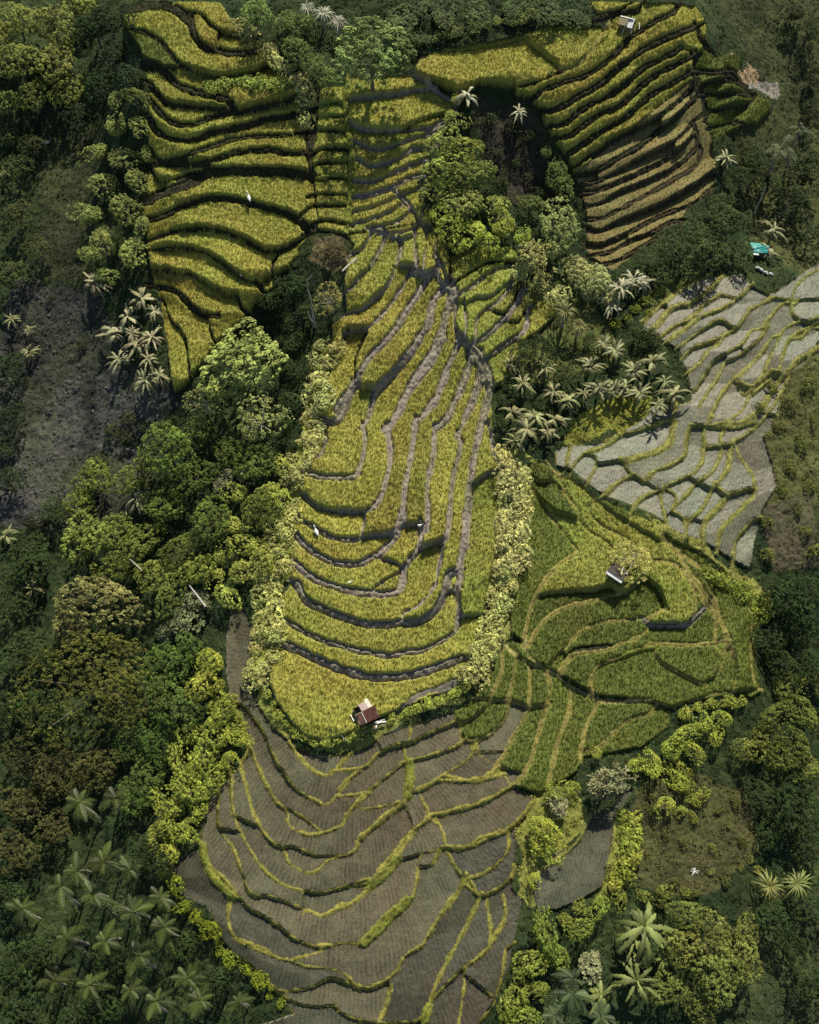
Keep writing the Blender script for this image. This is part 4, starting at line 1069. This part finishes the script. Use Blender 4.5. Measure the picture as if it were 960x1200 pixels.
cluster('banana', '828,286,36 906,272,44 852,184,34 900,292,30', 'near the teal-roofed shelter', 'pale green banana plant', (.36, .37, .19))
cluster('palm', '912,172,60 936,150,40', 'in the gully on the right edge', 'dark palm', (.10, .13, .07))
cluster('broad', '885,190,44 940,200,54 930,240,50 950,280,40 900,220,40 870,210,34', 'in the gully on the right edge', 'very dark tree', (.03, .045, .018))
cluster('shrub', '745,362,14 755,352,16 735,372,16 774,342,14 720,380,16 760,366,12', 'at the left end of the grey flight', 'small yellow-green shrub', YG)
cluster('airy', '744,654,62', 'beside the white-roofed shelter', 'feathery pale tree', (.44, .40, .13), .6)
cluster('shrub', '804,634,11 821,648,10 841,664,13 830,655,9', 'on the bank above the green fan', 'small dark round shrub', (.04, .055, .02))
cluster('shrub', along('842,676 866,690 884,706 900,722', 17, 22, 11, 27, 14), 'on the bank right of the green fan', 'yellow-green shrub', (.22, .25, .06))
cluster('broad', '925,704,56 948,692,44 902,752,40 935,738,46 950,780,50 918,780,44 905,690,30', 'in the hollow right of the green fan', 'dark grey-green tree', (.026, .042, .015))  # leaf colour lowered to paint in the right-edge vignette
cluster('dense', '922,806,40 944,836,52 908,842,44 930,872,48 896,868,40 950,800,36 880,880,40 912,892,44 946,900,46', 'on the right edge below the hollow', 'yellow-olive bushy tree', (.13, .14, .04))
cluster('shrub', along('795,838 830,824 872,824', 11, 6, 9, 21, 15), 'in the row below the green fan', 'round lime shrub', (.30, .31, .08))
cluster('dense', '846,842,26 824,850,32 802,862,32 786,880,36 812,880,28 766,900,36 742,898,24 796,918,36 782,942,30 840,862,24', 'on the slope below the green fan', 'lime-green bushy tree', (.29, .31, .07))
cluster('rosette', '709,922,58', 'below the green slats', 'tree dotted with pale leaf tufts', (.27, .27, .16))
cluster('rosette', '655,946,36 689,1128,40', 'on the lower right bank', 'small tree of pale pointed leaf clusters', (.32, .31, .20))
cluster('dense', '636,968,42 642,1000,32 630,988,28 626,1030,22 664,922,26 650,930,24 646,978,26 700,885,18', 'between the grey bowl and the small grey hollow', 'lime-green bushy tree', (.30, .31, .075))
cluster('shrub', along('734,952 742,985 738,1015 722,1042', 15, 18, 11, 27, 16), 'right of the small grey hollow', 'bright lime shrub', (.30, .31, .075))
cluster('shrub', '854,968,10 835,992,12 833,1022,10 880,1008,13 888,1018,12 815,960,9 868,1018,9', 'scattered on the brown slope', 'small olive shrub', (.20, .20, .06))
cluster('dense', '640,1096,44 618,1130,44 600,1172,40 626,1160,40 650,1120,36 680,1090,34 700,1066,30 612,1194,40 592,1196,30', 'right of the grey bowl at the bottom', 'yellow-green bushy tree', (.20, .23, .055))
cluster('broad', '806,1070,46 838,1100,62 870,1128,54 838,1146,60 796,1110,46 872,1090,40 820,1180,46 780,1160,44', 'at the bottom right', 'olive-green tree', (.13, .14, .045))
cluster('palm', '676,1166,52 650,1186,48 700,1190,46 664,1146,44', 'at the bottom edge right of the bowl', 'dark feathery palm', (.11, .14, .08))
cluster('banana', '756,1084,86 744,1100,56 748,1150,72 704,1166,50 778,1120,50', 'at the bottom right', 'large banana plant with grey-green leaves', (.24, .27, .11))
cluster('spiky', '902,1040,46 936,1036,48', 'beside the brown slope on the right', 'pale spiky plant', (.26, .27, .11))
cluster('broad', '930,940,60 945,985,50 895,930,44 905,975,40 950,1060,50 905,1075,44 925,1110,40 950,1150,46', 'on the right edge below the brown slope', 'dark green tree', (.026, .042, .015))  # right-edge light falloff put into the leaf colour
cluster('shrub', '575,140,20 600,150,22 622,160,20 580,180,22 606,190,18 590,215,22 618,206,18 630,226,22 572,226,18', 'in the dark ravine', 'dark scrubby shrub', (.035, .045, .02))
cluster('shrub', '60,350,14 96,404,16 30,446,14 118,540,24 132,505,26 152,490,24 108,575,24 78,600,28 46,614,26 150,516,24 168,500,20 100,585,30', 'scattered over the dark soil', 'small dark shrub', (.04, .05, .025))
cluster('shrub', '905,455,18 925,470,22 948,450,24 912,500,18 940,520,22 928,548,20 950,570,18 918,575,16 900,612,18 946,622,16 955,645,22 900,650,20 890,478,14 955,490,20 935,598,16', 'on the rough ground at the right edge', 'small olive shrub', (.12, .125, .04))
cluster('dense', '930,14,40 948,40,36 954,90,34 950,130,30', 'in the top right corner', 'dark olive bushy tree', (.035, .045, .018))  # dark leaves stand in for the vignette in this corner
cluster('shrub', '760,1000,14 780,975,16 800,985,12 790,1035,16 862,940,16 842,950,12 765,950,16 870,985,14 820,940,14 850,1035,14 812,1048,16 775,1060,18 760,930,18', 'over the brown slope', 'low olive bush', (.11, .11, .04))
cluster('shrub', along('236,772 250,812 272,866 240,905 214,950 196,990', 26, 34, 14, 26, 31), 'under the lime trees by the grey bowl', 'lime-green shrub', (.24, .26, .06))
cluster('shrub', along('610,1180 622,1130 640,1090 690,1062 740,1050 800,1046', 22, 22, 12, 24, 32), 'along the bank under the small grey hollow', 'yellow-green shrub', (.19, .20, .055))
cluster('shrub', along('700,700 690,310', 0, 1, 2, 3, 1) if False else along('745,895 790,900 815,935 800,960', 16, 26, 14, 24, 33), 'below the lime trees on the right', 'yellow-green shrub', (.22, .23, .06))
# ------------------------------------------------------------------ undergrowth on everything that is not terraced
r = np.random.default_rng(23)
free_g = (lab == 0) & ~band & ~out
fi = np.flatnonzero(free_g.ravel()); pick = fi[r.random(len(fi)) < .034]
fx = VX[pick, 0]; fy = VX[pick, 1]; fz = VX[pick, 2]
bright = CF[pick].sum(1)
dens = fbm(fx, fy, 5., 81, 3)
keepm = ((dens > -.45) & ~((CF[pick][:, 2] > .03) & (r.random(len(pick)) < .6))) | (bright > .3); pick = pick[keepm]
C_ = VX[pick]; n_l = 9; m = len(C_) * n_l; Ci = np.repeat(np.arange(len(C_)), n_l)
e = unit(r.normal(0, 1, (m, 3)) * [1, 1, .5] + [0, 0, .5]); rc = r.uniform(.15, .6, len(C_))[Ci][:, None]
P_ = C_[Ci] + e * rc * r.uniform(.4, 1, (m, 1)); Nn = unit(e * .6 + [0, 0, .6] + r.normal(0, .4, (m, 3)))
V, F = leaf_quads(P_, Nn, .22, r, .5)
base = CF[pick] * 1.25 + np.array((.008, .014, .002)); t = base[Ci] * (r.uniform(.6, 1.45, len(C_))[Ci] * r.uniform(.75, 1.25, m))[:, None]
link('undergrowth', mesh_from('undergrowth', V, F, np.repeat(t, 4, 0), smooth=False, mat=M_GRASS), kind='stuff')
print('undergrowth', len(F))
# loose stones on the dark grey soil at the left
r = np.random.default_rng(29)
gi = fi[(CF[fi][:, 2] > .028) & (VX[fi, 0] < -25)]; gi = gi[r.random(len(gi)) < .05]
ph = np.array([[0, 0, .5], [.5, 0, 0], [0, .5, 0], [-.5, 0, 0], [0, -.5, 0], [0, 0, -.3]]); pf = np.array([[0, 1, 2], [0, 2, 3], [0, 3, 4], [0, 4, 1], [5, 2, 1], [5, 3, 2], [5, 4, 3], [5, 1, 4]])
V = (ph[None] * (1 + .5 * r.uniform(-1, 1, (len(gi), 6, 3)))) * (.10 + .5 * r.random(len(gi)) ** 4)[:, None, None] * np.array([1.3, 1, .7]) + VX[gi][:, None]
T = np.repeat((np.array((.07, .07, .064)) * r.uniform(.4, 1.7, (len(gi), 1)))[:, None], 6, 1)
link('rubble', mesh_from('rubble', V.reshape(-1, 3), (np.arange(len(gi))[:, None, None] * 6 + pf[None]).reshape(-1, 3), T.reshape(-1, 3), smooth=False, mat=M_GROUND), kind='stuff')
# ------------------------------------------------------------------ huts, shelters, trunks, egrets
def box(c, s, rot=None):
    V = np.array([[x, y, z] for z in (-.5, .5) for y in (-.5, .5) for x in (-.5, .5)]) * s
    if rot is not None: V = V @ np.array(rot.to_matrix()).T
    return V + c, np.array([(0, 2, 3, 1), (4, 5, 7, 6), (0, 1, 5, 4), (2, 6, 7, 3), (0, 4, 6, 2), (1, 3, 7, 5)])
from mathutils import Euler
def corrugated(w, l, pitch, amp=.02, th=.012):
    """sheet w along x (ridges across), l along y, centred, sloping down in +y"""
    nx = int(w / .035); x = np.linspace(-w / 2, w / 2, nx + 1); z = amp * np.sin(x * 2 * math.pi / .14); V = []
    for y in (-l / 2, l / 2):
        for dz in (0, th): V.append(np.stack([x, np.full_like(x, y), z + dz - (y + l / 2) * math.tan(pitch)], 1))
    V = np.concatenate(V); n = nx + 1; F = []
    for i in range(nx):
        F += [(n + i, n + i + 1, 3 * n + i + 1, 3 * n + i), (i, 2 * n + i, 2 * n + i + 1, i + 1), (i, i + 1, n + i + 1, n + i), (2 * n + i, 3 * n + i, 3 * n + i + 1, 2 * n + i + 1)]
    return V, np.array(F)
def empty(name, loc, rz, label, cat_):
    o = bpy.data.objects.new(name, None); COL.objects.link(o); o.location = loc; o.rotation_euler = (0, 0, rz); o.empty_display_size = .3; o['label'] = label; o['category'] = cat_; o.scale = [{'field_hut': .82, 'white_hut': .6, 'white_shelter': .85, 'teal_shelter': .62}.get(name, 1.)] * 3; return o
def part(name, VF, mat, parent, off=(0, 0, 0), rz=0.):
    V = rotz(np.asarray(VF[0], float), rz) + off; return link(name, mesh_from(name, V, VF[1], smooth=False, mat=mat), parent)
WOOD = plain('weathered_wood', (.22, .17, .12)); RED = plain('rusty_red_sheet', (.12, .045, .03), .55, .2, 3., .45); PINK = plain('faded_pink_sheet', (.36, .27, .25), .5, .1, 4., .2)
WHITE = plain('white_sheet', (.6, .61, .59), .45, 0, 3., .3); TEAL = plain('teal_tarpaulin', (.01, .22, .21), .45, 0, 3., .25); DARKW = plain('dark_planks', (.045, .035, .03)); BIRD = plain('white_feathers', (.85, .85, .82), .7, 0, 20., .05); STRAW = plain('thatch', (.20, .17, .09)); CLOTH = plain('white_cloth', (.5, .5, .47), .8, 0, 9., .1)
# hut with the red roof
x, y, z = ground(428, 838); h = empty('field_hut', (x, y, z), math.radians(28), 'small stilt hut with red and pink sheet roof in the lowest ridge field', 'hut')
for sx in (-1.15, 1.15):
    for sy in (-1., 1.): part('post', tube([(sx, sy, -.4), (sx, sy, 1.75)], [.06, .05], 6), WOOD, h)
part('floor', box((0, 0, .55), (2.6, 2.3, .08)), WOOD, h)
part('wall', box((0, 1.02, 1.15), (2.3, .04, 1.1)), DARKW, h); part('wall', box((-1.12, .3, 1.1), (.04, 1.4, 1.0)), DARKW, h)
part('roof_frame', cat([box((0, .0, 2.15), (2.9, .07, .07)), box((-1.3, -.6, 1.82), (.06, 1.5, .06)), box((1.3, -.6, 1.82), (.06, 1.5, .06))])[:2], WOOD, h)
a = math.radians(24)
part('red_roof_sheet', corrugated(1.0, 1.55, a), RED, h, (.98, -.78, 2.21), math.pi); part('red_roof_sheet', corrugated(1.0, 1.5, a), RED, h, (.03, -.8, 2.25), math.pi)
part('brown_roof_sheet', corrugated(.7, 1.35, a), plain('dark_rust_sheet', (.13, .06, .045), .6, .1, 4., .4), h, (-.88, -.72, 2.2), math.pi)
part('pink_roof_sheet', corrugated(.95, 1.15, a), PINK, h, (.1, .62, 2.2)); part('white_roof_sheet', corrugated(.55, 1.5, a), plain('cream_sheet', (.5, .48, .38), .5, 0, 5., .12), h, (.86, .76, 2.23))
part('roof_batten', box((-.47, -.8, 1.98), (.09, 1.55, .05), Euler((math.radians(24), 0, 0))), WHITE, h)
part('bench', cat([box((-1.75, .3, .62), (.14, 1.0, .05)), box((-1.75, -.1, .3), (.08, .08, .6)), box((-1.75, .7, .3), (.08, .08, .6))])[:2], WHITE, h)
part('ladder', cat([tube([(-1.6, -.9, -.1), (-1.35, -.4, .9)], [.03, .03], 5), tube([(-1.6, -.5, -.1), (-1.35, 0, .9)], [.03, .03], 5)])[:2], WHITE, h)
x, y, z = ground(434, 852); o = empty('lumber_pile', (x, y, z), .5, 'pale loose boards lying below the red-roofed hut', 'boards'); rr = random.Random(4)
for i in range(11): part('board', box((rr.uniform(-1.3, 1.3), rr.uniform(-.35, .35), .1 + .04 * i), (rr.uniform(.6, 1.5), .14, .03), Euler((rr.uniform(-.15, .15), rr.uniform(-.15, .15), rr.uniform(-.8, .8)))), WHITE if i % 3 == 0 else WOOD, o)
# white-roofed hut on the top shelf
x, y, z = ground(733, 36); h = empty('white_hut', (x, y, z), math.radians(-20), 'open hut with bent white sheet roof on the top right shelf', 'hut')
for sx in (-1.5, 1.5):
    for sy in (-1., 1.): part('post', tube([(sx, sy, -.5), (sx, sy, 2.2)], [.07, .06], 6), WOOD, h)
part('white_roof_sheet', corrugated(2.9, .95, math.radians(30)), WHITE, h, (-.3, .75, 2.9)); part('white_roof_sheet', corrugated(1.1, 2.0, math.radians(22)), WHITE, h, (.85, -.3, 2.75), math.pi)
part('thatch_roof', cat([box((-.75, -.45, 2.45), (1.9, 1.7, .12), Euler((math.radians(22), 0, 0)))])[:2], STRAW, h)
part('floor', box((0, 0, .5), (3.0, 2.1, .1)), WOOD, h); part('wall', box((0, 1.02, 1.3), (2.9, .05, 1.5)), DARKW, h)
part('pole', tube([(-.4, -2.9, -.2), (-.1, -.6, 2.95)], [.06, .05], 6), WHITE, h); part('pole', tube([(2.4, 1.0, 1.9), (2.9, -.9, 1.9)], [.06, .06], 6), WHITE, h)
# shelter beside the feathery tree
x, y, z = ground(722, 676); h = empty('white_shelter', (x, y, z), math.radians(-38), 'little dark shelter with white sheets beside the feathery pale tree', 'shelter')
for sx in (-1.1, 1.1):
    for sy in (-.7, .7): part('post', tube([(sx, sy, -.4), (sx, sy, 1.7)], [.05, .05], 6), WOOD, h)
part('dark_roof', corrugated(2.5, 1.7, math.radians(12)), DARKW, h, (0, .05, 1.95)); part('white_roof_sheet', corrugated(2.5, .5, math.radians(14)), WHITE, h, (0, -.95, 1.85), math.pi)
part('floor', box((0, 0, .4), (2.3, 1.5, .08)), WOOD, h); part('white_ridge', box((.35, .35, 2.06), (.14, 1.3, .06), Euler((-.2, 0, .3))), WHITE, h); part('bundle', tube([(.9, .2, 2.0), (1.2, .5, 2.02)], [.12, .1], 8), CLOTH, h)
# shelter with the teal tarpaulin
x, y, z = ground(887, 298); h = empty('teal_shelter', (x, y, z), math.radians(-6), 'shelter roofed with a crumpled teal tarpaulin below banana leaves', 'shelter')
for sx in (-1.5, 1.5):
    for sy in (-.9, .9): part('post', tube([(sx, sy, -.5), (sx, sy, 1.8)], [.06, .05], 6), WOOD, h)
n = 22; u, v = np.meshgrid(np.linspace(-1, 1, n), np.linspace(-1, 1, n)); zz = 2.35 - .45 * np.abs(v) - .1 * u * u + .1 * lattice_noise(u, v, .45, 7) + .05 * lattice_noise(u, v, .2, 8)
Vt = np.stack([u * 1.85 + .1 * v, v * 1.25 - .15 * u * v, zz], -1).reshape(-1, 3); k = np.arange(n * n).reshape(n, n); Ft = np.stack([k[:-1, :-1], k[:-1, 1:], k[1:, 1:], k[1:, :-1]], -1).reshape(-1, 4)
part('tarpaulin', (np.concatenate([Vt, Vt - [0, 0, .02]]), np.concatenate([Ft, Ft[:, ::-1] + n * n])), TEAL, h)
part('grey_roof_sheet', corrugated(1.3, .9, .3), plain('grey_sheet', (.5, .53, .52), .5, 0, 5., .2), h, (-.8, -1.45, 1.95)); part('floor', box((0, 0, .4), (3.0, 1.8, .08)), WOOD, h)
x, y, z = ground(894, 318); o = empty('sack_heap', (x, y, z), -.7, 'pale sacks and boards strewn below the teal shelter', 'sacks')
for i in range(4): part('sack', tube([(i * .6 - 1, rr.uniform(-.2, .2), .15), (i * .6 - .75, rr.uniform(-.2, .2), .22), (i * .6 - .45, rr.uniform(-.2, .2), .15)], [.12, .2, .1], 8), CLOTH, o)
# bare white trunks
x, y, z = ground(370, 384); o = empty('dead_tree', (x, y, z), 0, 'bare white forked dead tree in the notch left of the ridge', 'dead tree')
part('trunk', tube([(0, 0, -.3), (-.1, .1, 1.6), (-.2, .2, 3.4), (-.15, .3, 5.2)], [.17, .14, .11, .08], 8), M_PALEBARK, o)
part('branch', tube([(-.05, 0, .5), (-.55, .1, 1.8), (-.8, .3, 3.0)], [.12, .09, .04], 7), M_PALEBARK, o)
part('branch', tube([(-.15, .3, 5.1), (-.45, .5, 6.8), (-.35, .8, 8.2), (.3, 1., 9.)], [.08, .08, .06, .03], 7), M_PALEBARK, o)
def log(p0, p1, h0, h1, rad, label):
    a_ = ground(*p0, h0); b_ = ground(*p1, h1); a3 = np.array([a_[0], a_[1], a_[2] + h0]); b3 = np.array([b_[0], b_[1], b_[2] + h1]); c3 = (a3 + b3) / 2
    V, F = tube([a3 - c3, (b3 - a3) * .05, b3 - c3], [rad, rad * .85, rad * .5], 8); o = link('bare_trunk', mesh_from('bare_trunk', V, F, mat=M_PALEBARK)); o.location = c3; o['label'] = label; o['category'] = 'trunk'
log((241, 711), (222, 686), 6.5, 7.5, .13, 'long white bare trunk leaning over the left wood'); log((884, 250), (897, 221), .3, 4.5, .13, 'pale palm trunk leaning in the right-hand gully')
log((418, 303), (401, 318), .3, .8, .22, 'thick pale log lying at the head of the ridge'); log((190, 1012), (196, 1004), 1., 1.4, .1, 'short pale stick at the top of the palm grove')
log((166, 668), (152, 655), 6.2, 7, .08, 'short pale branch showing above the left wood')
def egret(px_, py_, s, rz, label):
    x, y, z = ground(px_, py_, .5); r6 = []
    body = [(-.42, 0, .42), (-.25, 0, .5), (0, 0, .56), (.2, 0, .6), (.32, 0, .72), (.30, 0, .88), (.38, 0, .98), (.5, 0, .99), (.62, 0, .96)]
    o = bpy.data.objects.new('egret', None); COL.objects.link(o); o.location = (x, y, z); o.rotation_euler = (0, 0, rz); o.scale = (s, s, s); o['label'] = label; o['category'] = 'bird'; o.empty_display_size = .2
    part('body', tube(body, [.03, .12, .17, .13, .06, .045, .05, .02, .004], 10), BIRD, o)
    for q in (-.06, .06): part('leg', tube([(0, q, 0), (-.03, q, .25), (.02, q, .48)], [.012, .014, .02], 5), DARKW, o)
egret(371, 624, 1.25, 2.0, 'white egret on the dark riser at the left of the ridge'); egret(292, 233, 1.25, 1.9, 'white egret on the big riser of the upper left flight')
egret(282, 321, .8, 2.2, 'small white egret on a bund low in the upper left flight'); egret(410, 682, .7, .4, 'small white egret amid rice low on the ridge')
egret(492, 615, .7, 0., 'small white egret where bunds meet right of centre on the ridge'); egret(404, 866, .9, 2.4, 'white egret on the rim below the red-roofed hut')
x, y, z = ground(814, 1020, .3); o = empty('dead_fern', (x, y, z), 0, 'bleached white dead fern fronds on the brown slope', 'dead plant')
rb = np.random.default_rng(5)
for k in range(14):
    b = blade(rb.uniform(.25, .85), .10, .5, 5, rb, .3); part('frond', (rotz(b[0], k * 2.4), b[1]), CLOTH, o)
x, y, z = ground(54, 168); o = link('boulder', mesh_from('boulder', *(lambda V, F: (V * np.array([1, .6, .4]) * (1 + .15 * lattice_noise(V[:, 0], V[:, 1], .4, 3))[:, None], F))(*tube([(0, 0, -.5), (0, 0, -.35), (0, 0, 0), (0, 0, .35), (0, 0, .5)], [.05, .4, .6, .4, .03], 10)), mat=CLOTH)); o.location = (x, y, z + .2); o['label'] = 'pale boulder in the dark gully on the left'; o['category'] = 'boulder'
# ------------------------------------------------------------------ daylight
AZ = math.radians(14); EL = math.radians(50)      # sun stands up the slope, a little to the right
w = bpy.data.worlds.new('World'); scene.world = w; w.use_nodes = True; n = w.node_tree; n.nodes.clear()
sky = n.nodes.new('ShaderNodeTexSky'); sky.sky_type = 'NISHITA'; sky.sun_disc = False; sky.sun_elevation = EL; sky.sun_rotation = AZ
bg = n.nodes.new('ShaderNodeBackground'); bg.inputs[1].default_value = .062; wo = n.nodes.new('ShaderNodeOutputWorld')
n.links.new(sky.outputs[0], bg.inputs[0]); n.links.new(bg.outputs[0], wo.inputs[0])
ld_ = bpy.data.lights.new('sun', 'SUN'); ld_.energy = 4.0; ld_.angle = math.radians(.8); ld_.color = (1., .93, .76)
so = bpy.data.objects.new('sun', ld_); COL.objects.link(so)
from mathutils import Vector
so.rotation_euler = Vector((math.sin(AZ) * math.cos(EL), math.cos(AZ) * math.cos(EL), math.sin(EL))).to_track_quat('Z', 'Y').to_euler()
so.location = (0, 60, 90)
vs = scene.view_settings; vs.view_transform = 'Standard'; vs.look = 'None'; vs.exposure = .70; vs.gamma = 1.; vs.use_curve_mapping = False
scene.cycles.max_bounces = 4; scene.cycles.diffuse_bounces = 2; scene.cycles.transmission_bounces = 2; scene.cycles.glossy_bounces = 1; scene.cycles.use_denoising = False
scene.render.film_transparent = False
